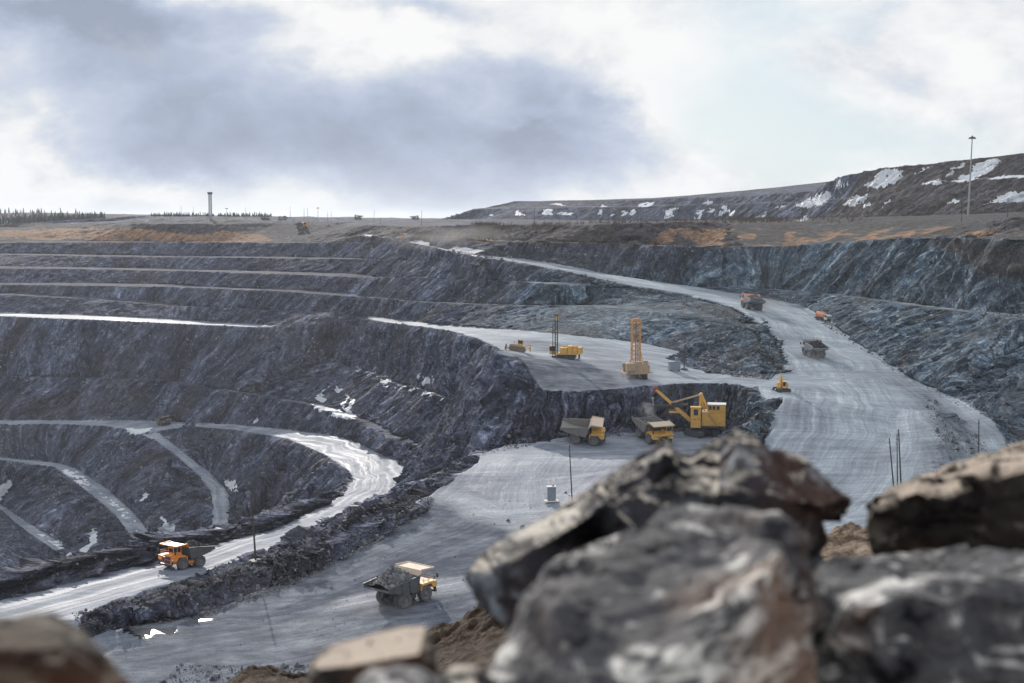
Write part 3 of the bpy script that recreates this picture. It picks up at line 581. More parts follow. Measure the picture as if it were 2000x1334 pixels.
# ------------------------------------------------------------------ mesh builder
class MB:
    def __init__(s): s.v = []; s.f = []
    def add(s, V, F):
        b = len(s.v); s.v += [tuple(p) for p in V]; s.f += [tuple(i+b for i in f) for f in F]; return s
    def box(s, x0, x1, y0, y1, z0, z1):
        V = [(x0,y0,z0),(x1,y0,z0),(x1,y1,z0),(x0,y1,z0),(x0,y0,z1),(x1,y0,z1),(x1,y1,z1),(x0,y1,z1)]
        return s.add(V, [(0,3,2,1),(4,5,6,7),(0,1,5,4),(1,2,6,5),(2,3,7,6),(3,0,4,7)])
    def prism(s, poly, y0, y1):            # polygon in x, z pushed along y
        n = len(poly); V = [(x, y0, z) for x, z in poly]+[(x, y1, z) for x, z in poly]
        return s.add(V, [tuple(range(n)), tuple(range(2*n-1, n-1, -1))]+[(i, i+n, (i+1) % n+n, (i+1) % n) for i in range(n)])
    def strip(s, path, th, y0, y1):        # thick plate following a path in x, z
        P_ = [Vector((a, 0, b)) for a, b in path]; up = []
        for i in range(len(P_)):
            t = (P_[min(i+1, len(P_)-1)]-P_[max(i-1, 0)]).normalized(); up.append(P_[i]+Vector((-t.z, 0, t.x))*th)
        return s.prism([(p.x, p.z) for p in P_]+[(p.x, p.z) for p in reversed(up)], y0, y1)
    def cyl(s, a, b, r0, r1=None, n=10, cap=True):
        r1 = r0 if r1 is None else r1; a = Vector(a); b = Vector(b); d = (b-a).normalized()
        u = d.orthogonal().normalized(); v = d.cross(u); V = []
        for c, r in ((a, r0), (b, r1)):
            for i in range(n): t = 2*math.pi*i/n; V.append(c+u*math.cos(t)*r+v*math.sin(t)*r)
        F = [(i, (i+1) % n, (i+1) % n+n, i+n) for i in range(n)]
        if cap: F += [tuple(range(n-1, -1, -1)), tuple(range(n, 2*n))]
        return s.add(V, F)
    def bar(s, a, b, w, h=None):
        h = h or w; a = Vector(a); b = Vector(b); d = (b-a).normalized()
        u = d.cross(Vector((0, 0, 1)));
        if u.length < .05: u = Vector((1, 0, 0))
        u.normalize(); v = u.cross(d)
        V = [c+u*w/2*i+v*h/2*j for c in (a, b) for i, j in ((-1,-1),(1,-1),(1,1),(-1,1))]
        return s.add(V, [(0,1,2,3),(7,6,5,4),(0,4,5,1),(1,5,6,2),(2,6,7,3),(3,7,4,0)])
    def lathe(s, prof, c, axis='y', n=32, lug=None):
        V = []; m = len(prof)
        for i in range(n):
            t = 2*math.pi*i/n
            for k, (r, a) in enumerate(prof):
                rr = r+(lug[1] if lug and k in lug[0] and i % 2 else 0)
                V.append((c[0]+rr*math.cos(t), c[1]+a, c[2]+rr*math.sin(t)) if axis == 'y' else (c[0]+rr*math.cos(t), c[1]+rr*math.sin(t), c[2]+a))
        F = [(i*m+k, i*m+k+1, ((i+1) % n)*m+k+1, ((i+1) % n)*m+k) for i in range(n) for k in range(m-1)]
        return s.add(V, F)
    def build(s, name, mat, parent=None, bev=0, smooth=False):
        me = bpy.data.meshes.new(name); me.from_pydata(s.v, [], s.f); me.validate()
        bm_ = bmesh.new(); bm_.from_mesh(me); bmesh.ops.recalc_face_normals(bm_, faces=bm_.faces)
        if bev: bmesh.ops.bevel(bm_, geom=bm_.edges[:], offset=bev, segments=1, affect='EDGES', clamp_overlap=True)
        if smooth:
            for f in bm_.faces: f.smooth = True
            for e in bm_.edges:
                if len(e.link_faces) == 2 and e.calc_face_angle(0) > R(38): e.smooth = False
        bm_.to_mesh(me); bm_.free(); me.materials.append(mat)
        o = bpy.data.objects.new(name, me); COL.objects.link(o)
        if parent: o.parent = parent
        return o
def empty(name, label, cat, group=None):
    o = bpy.data.objects.new(name, None); COL.objects.link(o); o.empty_display_size = .5
    return tag(o, label, cat, group)
def place(o, loc, yaw, scale=1, tilt=True, sink=.05):
    n = normal_at(loc.x, loc.y) if tilt else Vector((0, 0, 1))
    f = Vector((math.cos(R(yaw)), math.sin(R(yaw)), 0)); l = n.cross(f).normalized(); f = l.cross(n).normalized()
    m = Matrix((f, l, n)).transposed().to_4x4(); m.translation = loc-n*sink
    o.matrix_world = m @ Matrix.Scale(scale, 4)
    return o
def copy_tree(o, parent=None):
    c = o.copy(); COL.objects.link(c); c.parent = parent
    for ch in [x for x in KIDS.get(o.name, [])]: copy_tree(ch, c)
    return c
KIDS = {}
def index_kids(o):
    KIDS[o.name] = [c for c in bpy.data.objects if c.parent == o]
    for c in KIDS[o.name]: index_kids(c)
YEL = simple('yellow_paint', (.66, .38, .07), .5, dirt=.4, dcol=(.25, .21, .17)); ORG = simple('orange_paint', (.80, .27, .035), .45, dirt=.2, dcol=(.3, .2, .14))
DST = simple('dusty_tan_paint', (.40, .29, .19), .7, dirt=.5, dcol=(.2, .18, .17)); PALE = simple('dusty_canopy', (.56, .46, .36), .7, dirt=.4, dcol=(.4, .36, .32))
STL = simple('grey_tray_steel', (.075, .085, .095), .6, dirt=.35, dcol=(.13, .14, .15)); DKS = simple('dark_steel', (.025, .026, .032), .6, dirt=.4)
RUB = simple('tyre_rubber', (.075, .077, .085), .9, dirt=.7, dcol=(.15, .15, .16)); DTR = simple('dusty_tray_steel', (.17, .165, .165), .7, dirt=.5, dcol=(.26, .25, .24)); RIM = simple('dusty_rim', (.15, .15, .16), .7, dirt=.6)
GLS = simple('cab_glass', (.02, .03, .04), .12, dirt=.1); BLU = simple('dark_blue_paint', (.02, .035, .09), .5, dirt=.3)
WHT = simple('white_paint', (.62, .62, .6), .6, dirt=.3, dcol=(.35, .34, .33)); GRYB = simple('grey_blue_cabinet', (.20, .24, .30), .6, dirt=.3, dcol=(.16, .17, .19))
BRN = simple('brown_dusty_paint', (.20, .15, .11), .75, dirt=.5, dcol=(.12, .11, .11)); RED = simple('red_paint', (.30, .05, .04), .6, dirt=.4); ORR = simple('faded_orange_red_paint', (.62, .22, .12), .6, dirt=.4, dcol=(.5, .4, .36))
WOOD = simple('weathered_wood', (.05, .042, .038), .9, dirt=.3); LAMP = simple('lamp_lens', (.8, .8, .75), .2, dirt=0); GAL = simple('galvanised_steel', (.30, .33, .36), .5, metal=.3, dirt=.3)
k = N('loaded_rock'); co = obj_co(k); v = k.vor(co, 1.8); v2 = k.vor(co, 4.5)
c = k.ramp(v.outputs['Color'], [(.1, (.03, .034, .045)), (.5, (.10, .11, .13)), (.9, (.26, .28, .31))]); c = k.mix(.4, c, k.ramp(v2.outputs['Color'], [(.1, .03), (.9, .2)]))
k.bsdf(c, .85, 0, k.bump(k.math('MULTIPLY', v.outputs['Distance'], -1), 1, .25)); LOAD = k.m
k = N('loaded_dark_rock'); co = obj_co(k); v = k.vor(co, 3.5); c = k.ramp(v.outputs['Color'], [(.1, (.012, .013, .018)), (.6, (.04, .042, .05)), (1, (.10, .10, .12))]); k.bsdf(c, .9, 0, k.bump(k.math('MULTIPLY', v.outputs['Distance'], -1), 1, .2)); LOADD = k.m

def wheel(root, x, y, r, w, side):
    t = MB().lathe([(r*.60, -w/2+.04), (r*.72, -w/2), (r*.93, -w/2+.02), (r, -w/2+.10), (r*1.01, -w*.12), (r*1.01, w*.12), (r, w/2-.10), (r*.93, w/2-.02), (r*.72, w/2), (r*.60, w/2-.04)], (x, y, r), n=44, lug=((3, 4, 5, 6), -.055))
    wh = t.build('wheel', RUB, root, smooth=True)
    m = MB()
    m.lathe([(r*.61, side*(w/2-.03)), (r*.56, side*(w/2-.05)), (r*.50, side*(w/2-.28)), (r*.30, side*(w/2-.30)), (r*.27, side*(w/2-.12)), (.02, side*(w/2-.10))], (x, y, r), n=28)
    m.lathe([(r*.61, -side*(w/2-.05)), (.02, -side*(w/2-.08))], (x, y, r), n=20)
    m.build('rim', RIM, wh, smooth=True)
    return wh
def mound(x0, x1, hw, zb, zt, n=46, seed=0, sharp=1.0):
    m = MB(); rr = random.Random(seed); ny_ = 34; xs_ = np.linspace(x0, x1, n); ys_ = np.linspace(-hw, hw, ny_)
    X, Y = np.meshgrid(xs_, ys_, indexing='ij'); cx = (x0+x1)/2+.2
    d = np.maximum(np.abs((X-cx)/((x1-x0)/2)), np.abs(Y/hw)); d2 = np.hypot((X-cx)/((x1-x0)/2), Y/hw)
    Z = zb(X)+(zt)*np.clip(1-d2*.82, 0, 1)**.85+fbm(X+seed*9, Y, X*0, .7, 3, .6, True)*.22*sharp
    V = [(X[i, j], Y[i, j], Z[i, j]) for i in range(n) for j in range(ny_)]
    F = [(i*ny_+j, (i+1)*ny_+j, (i+1)*ny_+j+1, i*ny_+j+1) for i in range(n-1) for j in range(ny_-1)]
    m.add(V, F)
    for q in range(260):
        i = rr.randrange(2, n-2); j = rr.randrange(2, ny_-2); s = rr.uniform(.08, .26)*sharp; c = Vector((X[i, j], Y[i, j], Z[i, j]))
        pts_ = [c+Vector((rr.uniform(-1, 1), rr.uniform(-1, 1), rr.uniform(-.7, 1)))*s for _ in range(8)]
        b = bmesh.new(); [b.verts.new(p) for p in pts_]; g = bmesh.ops.convex_hull(b, input=b.verts)
        b.verts.index_update(); m.add([v.co for v in b.verts], [[v.index for v in f.verts] for f in b.faces]); b.free()
    return m
def truck(label, group=None, paint=YEL, canopy=PALE, tray=STL, style='cab_left', load=None, seed=1):
    """rigid mining dump truck, 11 m long, facing +x"""
    root = empty('haul_truck', label, 'dump truck', group); m = MB()
    m.box(-4.0, 4.3, -1.15, -.75, 1.1, 1.75).box(-4.0, 4.3, .75, 1.15, 1.1, 1.75)
    for x in (-3.6, -.3, 1.2, 4.1): m.box(x, x+.4, -.75, .75, 1.15, 1.7)
    m.cyl((-1.9, -2.2, 1.35), (-1.9, 2.2, 1.35), .45, n=14).cyl((2.7, -2.1, 1.35), (2.7, 2.1, 1.35), .3, n=12).cyl((-1.9, 0, 1.35), (.4, 0, 1.5), .3, n=10)
    m.lathe([(.1, -.8), (.75, -.5), (.85, 0), (.75, .5), (.1, .8)], (-1.9, 0, 1.35), n=18)
    for s in (-1, 1): m.cyl((-.2, s*.95, 1.3), (.5, s*.95, 2.7), .19, n=10)
    m.build('chassis', DKS, root, .02)
    for s in (-1, 1): MB().cyl((.9, s*1.9, 1.35), (-.6, s*1.9, 1.35), .5, n=16).build('fuel_tank', DKS if style == 'cab_left' else paint, root)
    wheel(root, 2.7, 2.55, 1.35, .95, 1); wheel(root, 2.7, -2.55, 1.35, .95, -1)
    for s in (-1, 1): wheel(root, -1.9, s*2.62, 1.35, .88, s); wheel(root, -1.9, s*1.62, 1.35, .88, s)
    # tray
    t = MB(); path = [(-5.6, 3.78), (-3.6, 3.02), (.7, 2.2), (1.15, 3.3), (1.5, 4.68)]
    t.strip(path, .14, -3.02, 3.02)
    side = [(-5.6, 3.70), (-5.55, 4.25), (-3.0, 4.42), (1.55, 4.72), (.75, 2.12), (-3.6, 2.94)]
    for s in (-1, 1):
        t.prism(side, s*3.02, s*3.14)
        t.strip([(-5.6, 4.22), (-3.0, 4.40), (1.6, 4.70)], .16, s*2.98, s*3.24)
        t.strip([(-4.6, 3.45), (.9, 2.75)], .14, s*3.14, s*3.24); t.strip([(-5.0, 3.78), (1.2, 3.65)], .12, s*3.14, s*3.23)
        for x0, z0, x1, z1 in ((-4.2, 3.2, -4.3, 4.3), (-2.6, 2.8, -2.7, 4.4), (-.9, 2.5, -1.0, 4.5), (.6, 2.25, 1.3, 4.62)):
            t.bar((x0, s*3.2, z0), (x1, s*3.2, z1), .14, .2)
    for x, z in ((-4.6, 3.35), (-2.9, 2.86), (-1.6, 2.6), (-.3, 2.36)): t.box(x, x+.25, -3.05, 3.05, z-.2, z-.02)
    t.strip([(-5.75, 3.70), (-5.45, 3.66)], .16, -3.14, 3.14)
    tr_ = t.build('tray', tray, root, .012)
    cn = MB(); cn.strip([(1.42, 4.62), (1.95, 5.42), (4.75, 5.22)], .09, -3.14, 3.14)
    for s in (-1, 1): cn.prism([(1.42, 4.66), (1.9, 5.42), (4.75, 5.22), (4.75, 5.44), (1.85, 5.74), (1.3, 4.78)], s*3.05, s*3.2)
    cn.box(4.68, 4.82, -3.14, 3.14, 5.18, 5.42)
    for y in (-1.6, 0, 1.6): cn.strip([(1.55, 4.55), (2.0, 5.30), (4.6, 5.12)], .12, y-.08, y+.08)
    cn.build('canopy', canopy, tr_, .012)
    if load: mound(-4.9, 1.15, 2.88, (lambda X: 3.95+.03*(X+5)), load[0], seed=seed).build('rock_load', load[1], root)
    # deck, hood, cab
    dk = MB(); dk.box(2.0, 4.6, -3.0, 3.0, 2.95, 3.12).box(4.6, 5.25, -2.6, 2.6, 2.6, 2.85)
    for s in (-1, 1):
        dk.prism([(1.5, 2.1), (1.7, 2.9), (4.2, 2.95), (4.4, 2.2), (4.25, 2.2), (3.9, 2.78), (1.9, 2.78), (1.7, 2.1)], s*2.05, s*3.05)
        dk.box(4.3, 5.25, s*1.55 if s > 0 else -3.0, 3.0 if s > 0 else s*1.55, 2.0, 3.0)
    for x0, x1, y in ((2.3, 4.6, -2.95), ): 
        for z in (3.6, 4.05): dk.bar((x0, y, z), (x1, y, z), .05)
        for x in (2.3, 3.4, 4.6): dk.bar((x, y, 3.1), (x, y, 4.05), .05)
    for z in (3.55, 4.0): dk.bar((4.58, -2.95, z), (4.58, .3, z), .05)
    for y in (-2.95, -1.4, .2): dk.bar((4.58, y, 3.1), (4.58, y, 4.0), .05)
    if style == 'cab_left': dk.bar((5.35, 1.5, 1.2), (5.35, -1.7, 2.95), .34, .10)
    dk.build('deck', paint, root, .015)
    hd = MB()
    if style == 'cab_left': hd.box(3.0, 5.2, -1.35, 1.45, 1.5, 2.96)
    else: hd.prism([(2.6, 1.3), (2.6, 3.5), (5.1, 3.55), (5.45, 3.3), (5.5, 1.3)], -.2, 2.3)
    hd.build('hood', paint, root, .03)
    g = MB()
    if style == 'cab_left': g.box(5.2, 5.28, -1.15, 1.2, 1.45, 2.75); [g.box(5.28, 5.33, -1.15, 1.2, z, z+.05) for z in (1.6, 1.85, 2.1, 2.35, 2.6)]
    else: g.box(5.46, 5.54, .05, 2.05, 1.5, 2.2).box(5.46, 5.54, .05, 2.05, 2.36, 3.02)
    g.build('grille', DKS if style == 'cab_left' else BLU, root)
    bp = MB(); bp.box(5.0, 5.6, -2.2, 2.2, .95, 1.3)
    for s in (-1, 1): bp.bar((5.4, s*2.3, .9), (4.9, s*2.5, 2.8), .5, .16)
    bp.build('bumper', DKS if style == 'cab_left' else BLU, root, .02)
    if style == 'cab_left': cb_ = (2.35, 4.35, 1.0, 2.9, 3.12, 4.95)
    else: cb_ = (2.8, 4.9, .4, 2.3, 3.3, 5.0)
    x0, x1, y0, y1, z0, z1 = cb_; zc = z0+.62
    c_ = MB(); c_.box(x0, x1, y0, y1, z0, zc).box(x0-.05, x1+.12, y0-.06, y1+.06, z1-.12, z1+.02)
    for x in (x0, x1-.14):
        for y in (y0, y1-.14): c_.box(x, x+.14, y, y+.14, zc, z1-.12)
    c_.box((x0+x1)/2-.06, (x0+x1)/2+.06, y0, y1, zc, z1-.12)
    cabo = c_.build('cab', paint, root, .015)
    MB().box(x0+.05, x1-.05, y0+.05, y1-.05, zc-.02, z1-.1).build('window', GLS, cabo)
    for s in (-1, 1):
        MB().lathe([(.02, .06), (.17, .05), (.18, -.1)], (0, 0, 0), 'z', 12)
        l_ = MB().cyl((5.25, s*2.1, 2.35), (5.34, s*2.1, 2.35), .17, n=12).cyl((5.25, s*2.55, 2.35), (5.34, s*2.55, 2.35), .15, n=12); l_.build('headlight', LAMP, root)
        ml = MB(); ml.bar((4.5, s*2.9, 3.9), (5.1, s*3.35, 4.0), .06).box(5.05, 5.15, s*3.35-.2, s*3.35+.2, 3.55, 4.35); ml.build('mirror', DKS, root)
    ld = MB()
    for y in (-2.55, -2.05): ld.bar((5.3, y, .6), (5.2, y, 2.9), .06)
    for z in (.8, 1.2, 1.6, 2.0, 2.4): ld.bar((5.28, -2.55, z), (5.28, -2.05, z), .05)
    ld.build('ladder', paint, root)
    index_kids(root); return root
t1 = truck('dump truck hauling blue-grey rock across the near floor, tan canopy over yellow cab', 'haul trucks working in the pit', load=(2.6, LOAD), seed=3)
place(t1, hit(787, 1178), 47)
t2 = truck('empty yellow dump truck seen side on, waiting below the rock face', 'haul trucks working in the pit', canopy=PALE, tray=DTR)
place(t2, hit(1139, 862), -7)
t3 = truck('yellow dump truck facing the camera, being loaded under the shovel bucket', 'haul trucks working in the pit', canopy=PALE, tray=DTR, load=(.3, LOAD), seed=5)
place(t3, hit(1272, 858), -62)
t4 = truck('loaded dump truck with orange canopy edge climbing the upper haul road', 'haul trucks working in the pit', paint=ORR, canopy=ORR, tray=GAL, load=(1.7, LOAD), seed=6)
place(t4, hit(1468, 604), 101)
t5 = truck('grey dump truck heaped with dark rock driving up the wide haul road', 'haul trucks working in the pit', paint=GAL, canopy=STL, tray=GAL, load=(2.0, LOADD), seed=8)
place(t5, hit(1590, 696), 101, .86)
t6 = truck('bright orange dump truck with blue grille on the lower haul road by the wooden pole', 'haul trucks working in the pit', paint=ORG, canopy=ORG, tray=STL, style='belaz', load=(1.6, LOADD), seed=9)
place(t6, hit(363, 1107), 228, .86)
t7 = truck('small brown dusty dump truck at the white puddle on the far ramp', 'haul trucks working in the pit', paint=BRN, canopy=BRN, tray=BRN, style='belaz')
place(t7, hit(320, 829), -48, .84)
def far_truck(src, px, py, D, yaw, label, sc=.9, z=None):
    o = copy_tree(src); v = ground(PD(px, py, D)[0], D); o['label'] = label; o['group'] = 'distant trucks on the pit rim'
    place(o, v, yaw, sc, False, 0); return o
far_truck(t2, 517, 431, 1310, 0, 'tiny grey truck, left one of the skyline pair right of the lattice tower')
far_truck(t5, 553, 431, 1310, 180, 'tiny loaded truck on the left skyline, right one of the pair by the antennas')
far_truck(t6, 588, 444, 1160, 20, 'orange dump truck driving along the rim road above the orange soil')
far_truck(t4, 797, 472, 885, 150, 'dusty truck at the far top of the haul road where it meets the horizon')
far_truck(t2, 810, 426, 1500, 10, 'tiny truck silhouetted on the far plateau in the middle of the skyline')
far_truck(t2, 700, 430, 1500, 190, 'tiny truck on the far plateau between the antennas and the thin pole')
# ------------------------------------------------------------------ electric rope shovel, faces +x
sh = empty('mining_shovel', 'large yellow electric rope shovel loading a truck below the rock face', 'excavator')
def crawler(L, W, H, x, y, shoes=26):
    m = MB(); r = H/2
    m.prism([(x-L/2+r*.6, .12), (x-L/2+.1, r), (x-L/2+r*.6, H-.1), (x+L/2-r*.6, H-.1), (x+L/2-.1, r), (x+L/2-r*.6, .12)], y-W/2+.12, y+W/2-.12)
    per = 2*(L-H)+2*math.pi*r
    for i in range(shoes):
        s = per*i/shoes
        if s < L-H: c = (x-(L-H)/2+s, 0); a = 0
        elif s < L-H+math.pi*r: a = (s-(L-H))/r; c = (x+(L-H)/2+r*math.sin(a), r-r*math.cos(a))
        elif s < 2*(L-H)+math.pi*r: c = (x+(L-H)/2-(s-(L-H)-math.pi*r), H); a = math.pi
        else: a = (s-2*(L-H)-math.pi*r)/r+math.pi; c = (x-(L-H)/2+r*math.sin(a), r-r*math.cos(a))
        t = Vector((math.cos(a), 0, math.sin(a)))*per/shoes*.42; p = Vector((c[0], 0, c[1]))
        m.bar(p-t+Vector((0, y-W/2, 0)), p+t+Vector((0, y-W/2, 0)), .01) if 0 else None
        n = Vector((-math.sin(a), 0, math.cos(a)))*.09
        V = [p-t-n, p+t-n, p+t+n, p-t+n]; V = [v+Vector((0, y-W/2, 0)) for v in V]+[v+Vector((0, y+W/2, 0)) for v in V]
        m.add(V, [(0,1,2,3),(7,6,5,4),(0,4,5,1),(1,5,6,2),(2,6,7,3),(3,7,4,0)])
    return m
uc = bpy.data.objects.new('undercarriage', None); COL.objects.link(uc); bpy.data.objects.remove(uc)
um = MB(); um.box(-2, 2, -2.2, 2.2, .9, 2.0).cyl((0, 0, 1.9), (0, 0, 2.9), 2.0, n=28)
uo = um.build('undercarriage', DKS, sh, .03); uo.rotation_euler.z = R(-55)
for y in (-2.7, 2.7):
    crawler(7.6, 1.5, 1.9, 0, y, 30).build('crawler_track', STL, uo)
m = MB(); m.box(-6.6, 3.2, -3.3, 3.3, 2.9, 3.35).box(-6.3, -5.2, -3.1, 3.1, 2.1, 2.9); m.build('revolving_deck', DKS, sh, .03)
m = MB(); m.box(-6.3, 0.0, -3.1, 3.1, 3.35, 7.0); m.box(-6.32, -.1, -3.16, 3.16, 6.85, 7.05); m.box(-2.2, -1.5, 3.1, 3.16, 3.5, 5.6)
ho = m.build('machine_house', YEL, sh, .03)
m = MB(); m.box(-6.3, -1.8, -1.2, 3.05, 7.05, 9.1); m.build('upper_house', YEL, ho, .03)
m = MB(); m.box(-6.45, -1.4, -1.4, 3.25, 9.1, 9.25).box(-1.7, -.05, -3, 3, 7.06, 7.12); m.build('roof', WHT, ho, .02)
for x in (-4.7, -3.6, -2.6): MB().box(x, x+.8, 3.0, 3.08, 7.7, 8.8).build('window', GLS, ho)
m = MB(); m.bar((-1.7, 3.4, 6.9), (-4.0, 3.4, 3.6), .5, .08); m.bar((-1.7, 3.6, 7.7), (-4.0, 3.6, 4.5), .06); m.build('stairway', DST, ho)
m = MB()
for y in (3.25,):
    for z in (7.5, 8.0): m.bar((-6.3, y, z), (-.1, y, z), .05)
    for x in np.linspace(-6.2, -.2, 9): m.bar((x, y, 7.0), (x, y, 8.0), .05)
for x in np.linspace(0, 3, 5): m.bar((x, 3.3, 3.3), (x, 3.3, 4.3), .05)
m.bar((-6, 3.35, 4.3), (3, 3.35, 4.3), .05); m.build('handrail', YEL, sh)
m = MB(); m.box(.3, 3.0, 1.5, 3.9, 2.9, 8.3).box(.2, 3.15, 1.4, 4.0, 8.3, 8.5); co_ = m.build('cab', YEL, sh, .03)
MB().box(3.0, 3.04, 1.7, 3.7, 6.2, 8.0).box(1.0, 2.2, 3.9, 3.94, 6.3, 7.9).build('window', GLS, co_); MB().box(3.04, 3.08, 1.8, 3.6, 4.9, 6.0).box(.6, 1.0, 3.9, 3.93, 5.1, 5.35).box(1.5, 2.3, 3.9, 3.93, 5.1, 5.3).build('marking', RED, co_)
m = MB()
for y in (-1.5, 1.5):
    m.bar((.8, y, 3.3), (.4, y*.6, 11.4), .45, .5).bar((-1.8, y, 7.0), (.2, y*.6, 11.4), .35, .4).bar((-.6, y, 7.1), (.4, y*.6, 11.3), .25)
    m.bar((.55, y*.8, 8.2), (-1.1, y*.85, 8.2), .2)
for i in range(9): m.bar((-1.9+i*.21, -.7, 7.2+i*.48), (-1.9+i*.21, .7, 7.2+i*.48), .07)
m.box(-.1, .9, -1.2, 1.2, 11.2, 11.6).bar((.5, -1.4, 11.9), (.5, 1.4, 11.9), .08); m.cyl((.4, -.9, 11.6), (.4, .9, 11.6), .4, n=14)
m.build('gantry_frame', YEL, sh, .02)
m = MB(); foot = Vector((3.1, 0, 4.3)); head = Vector((12.6, 0, 12.6)); mid = foot.lerp(head, .42)
for y in (-1.2, 1.2): m.bar(foot+Vector((0, y, 0)), mid+Vector((0, y*.8, 0)), .5, .75).bar(mid+Vector((0, y*.8, 0)), head+Vector((0, y*.35, 0)), .42, .62)
for t in (.15, .32, .5, .68, .85): m.bar(foot.lerp(head, t)+Vector((0, -1.1*(1-t*.6), 0)), foot.lerp(head, t)+Vector((0, 1.1*(1-t*.6), 0)), .28)
m.box(6.0, 9.0, -1.9, 1.9, 6.5, 6.62); m.bar((6.1, 1.8, 6.6), (6.1, 1.8, 7.5), .06).bar((8.9, 1.8, 6.6), (8.9, 1.8, 7.5), .06).bar((6.1, 1.8, 7.5), (8.9, 1.8, 7.5), .06)
m.build('boom', YEL, sh, .02)
m = MB()
for y in (-.9, .9): m.cyl((.5, y, 11.5), (mid.x+1.2, y, mid.z+1.3), .17, n=10)
m.build('boom_support', DST, sh)
m = MB(); m.lathe([(.05, -.5), (.75, -.45), (.85, -.25), (.72, -.2), (.72, .2), (.85, .25), (.75, .45), (.05, .5)], (12.7, 0, 12.7), n=24); m.box(12.2, 13.4, -.7, .7, 12.9, 13.3); m.build('boom_sheave', RED, sh, 0)
m = MB(); m.bar((3.8, -.7, 8.6), (13.2, -.7, 8.1), .4, .55).bar((3.8, .7, 8.6), (13.2, .7, 8.1), .4, .55).box(6.6, 8.4, -1.2, 1.2, 7.9, 9.2); m.build('dipper_handle', DKS, sh, .02)
m = MB(); m.prism([(13.0, 8.5), (15.7, 8.7), (15.9, 8.4), (15.0, 5.6), (12.9, 5.4)], -1.5, 1.5)
for y in (-1.2, -.4, .4, 1.2): m.prism([(15.6, 8.7), (16.3, 9.2), (15.95, 8.4)], y-.14, y+.14)
bk = m.build('bucket', STL, sh, .04)
m = MB(); m.bar((13.3, -1.2, 8.6), (13.5, -.3, 10.2), .16).bar((13.3, 1.2, 8.6), (13.5, .3, 10.2), .16).box(13.1, 13.9, -.5, .5, 10.0, 10.5); m.build('bail', GAL, bk)
m = MB(); m.prism([(12.9, 5.3), (15.0, 5.5), (14.2, 4.3), (12.7, 3.7)], -1.3, 1.3); m.build('bucket_door', WHT, bk, .05)
m = MB()
for y in (-.35, .35): m.cyl((13.5, y, 10.3), (13.45, y, 12.6), .05, n=6).cyl((12.6, y, 13.35), (.6, y, 11.95), .04, n=6)
m.build('hoist_cable', DKS, sh)
place(sh, hit(1371, 852, 300), 171, .96, False)
# ------------------------------------------------------------------ rotary drill with orange lattice mast, faces -y
dr = empty('blast_hole_drill', 'tall drill rig with orange lattice mast standing on the dusty bench', 'drill rig', 'drill rigs on the upper bench')
for y in (-1.9, 1.9): crawler(5.6, 1.1, 1.3, .6, y, 22).build('crawler_track', DKS, dr)
m = MB(); m.box(-2.4, 3.6, -2.6, 2.6, 1.25, 1.7); m.box(-.9, 3.4, -3.1, 3.1, 1.7, 3.9).box(3.0, 4.2, -3.6, -1.2, 2.2, 4.4); m.box(-2.4, -.9, -3.6, -1.4, 1.7, 4.0).box(-2.4, -.9, 1.2, 3.6, 1.7, 3.9)
m.box(.2, 2.6, -1.6, 1.2, 3.9, 4.6).box(2.6, 3.4, 1.4, 2.6, 3.9, 5.0); bd = m.build('body', DST, dr, .03)
MB().box(-2.46, -2.40, -3.3, -1.7, 2.9, 3.8).box(-2.3, -1.1, -3.66, -3.6, 2.9, 3.8).build('window', GLS, bd)
MB().box(-2.45, -2.4, -1.3, 1.1, 1.5, 3.6).build('doorway', DKS, bd)
m = MB()
for z in (2.2, 2.7):
    m.bar((-2.9, -4.0, z), (-2.9, 4.0, z), .05)
    for s in (-1, 1): m.bar((-2.9, s*4, z), (3, s*4, z), .05)
for y in np.linspace(-4, 4, 9): m.bar((-2.9, y, 1.6), (-2.9, y, 2.7), .05)
m.box(-3.0, 3.4, -4.1, 4.1, 1.52, 1.62); m.build('walkway', DST, dr)
m = MB()
for s, x in ((-1, -2.2), (1, -2.2), (-1, 3.2), (1, 3.2)): m.cyl((x, s*1.1, 1.3), (x, s*1.1, .1), .14, n=10).cyl((x, s*1.1, .12), (x, s*1.1, .0), .4, n=12)
m.build('levelling_jack', DKS, dr)
m = MB(); m.box(-2.1, -1.2, -.75, .75, .15, 1.3); m.build('dust_skirt', RUB, dr)
m = MB(); zt = 16.0; xc = -1.2
def cor(z, i, j):
    w_ = 1.15 if z > 5 else 1.15+(5-z)*.28
    return Vector((xc+i*w_*.8, j*w_, z))
lv = [3.6, 5.0]+[5.0+1.2*q for q in range(1, 10)]+[zt]
for i in (-1, 1):
    for j in (-1, 1):
        for a, b in zip(lv, lv[1:]): m.bar(cor(a, i, j), cor(b, i, j), .24)
for q, (a, b) in enumerate(zip(lv, lv[1:])):
    for i in (-1, 1):
        m.bar(cor(b, i, -1), cor(b, i, 1), .12); m.bar(cor(a, i, -1 if q % 2 else 1), cor(b, i, 1 if q % 2 else -1), .11)
        m.bar(cor(b, -1, i), cor(b, 1, i), .12); m.bar(cor(a, -1 if q % 2 else 1, i), cor(b, 1 if q % 2 else -1, i), .11)
m.box(xc-1.1, xc+1.1, -1.35, 1.35, zt-.9, zt-.75)
for y in (-1.3, 1.3): m.bar((xc-1.1, y, zt-.8), (xc-1.1, y, zt+.2), .1)
m.bar((xc-1.1, -1.3, zt+.15), (xc-1.1, 1.3, zt+.15), .1).box(xc-.6, xc+.6, -.9, .9, zt, zt+.4)
for s in (-1, 1): m.bar((1.2, s*1.5, 4.4), (xc+.4, s*1.1, 8.5), .2)
m.build('lattice_mast', simple('faded_orange_mast', (.50, .26, .08), .6, dirt=.4, dcol=(.28, .2, .16)), dr)
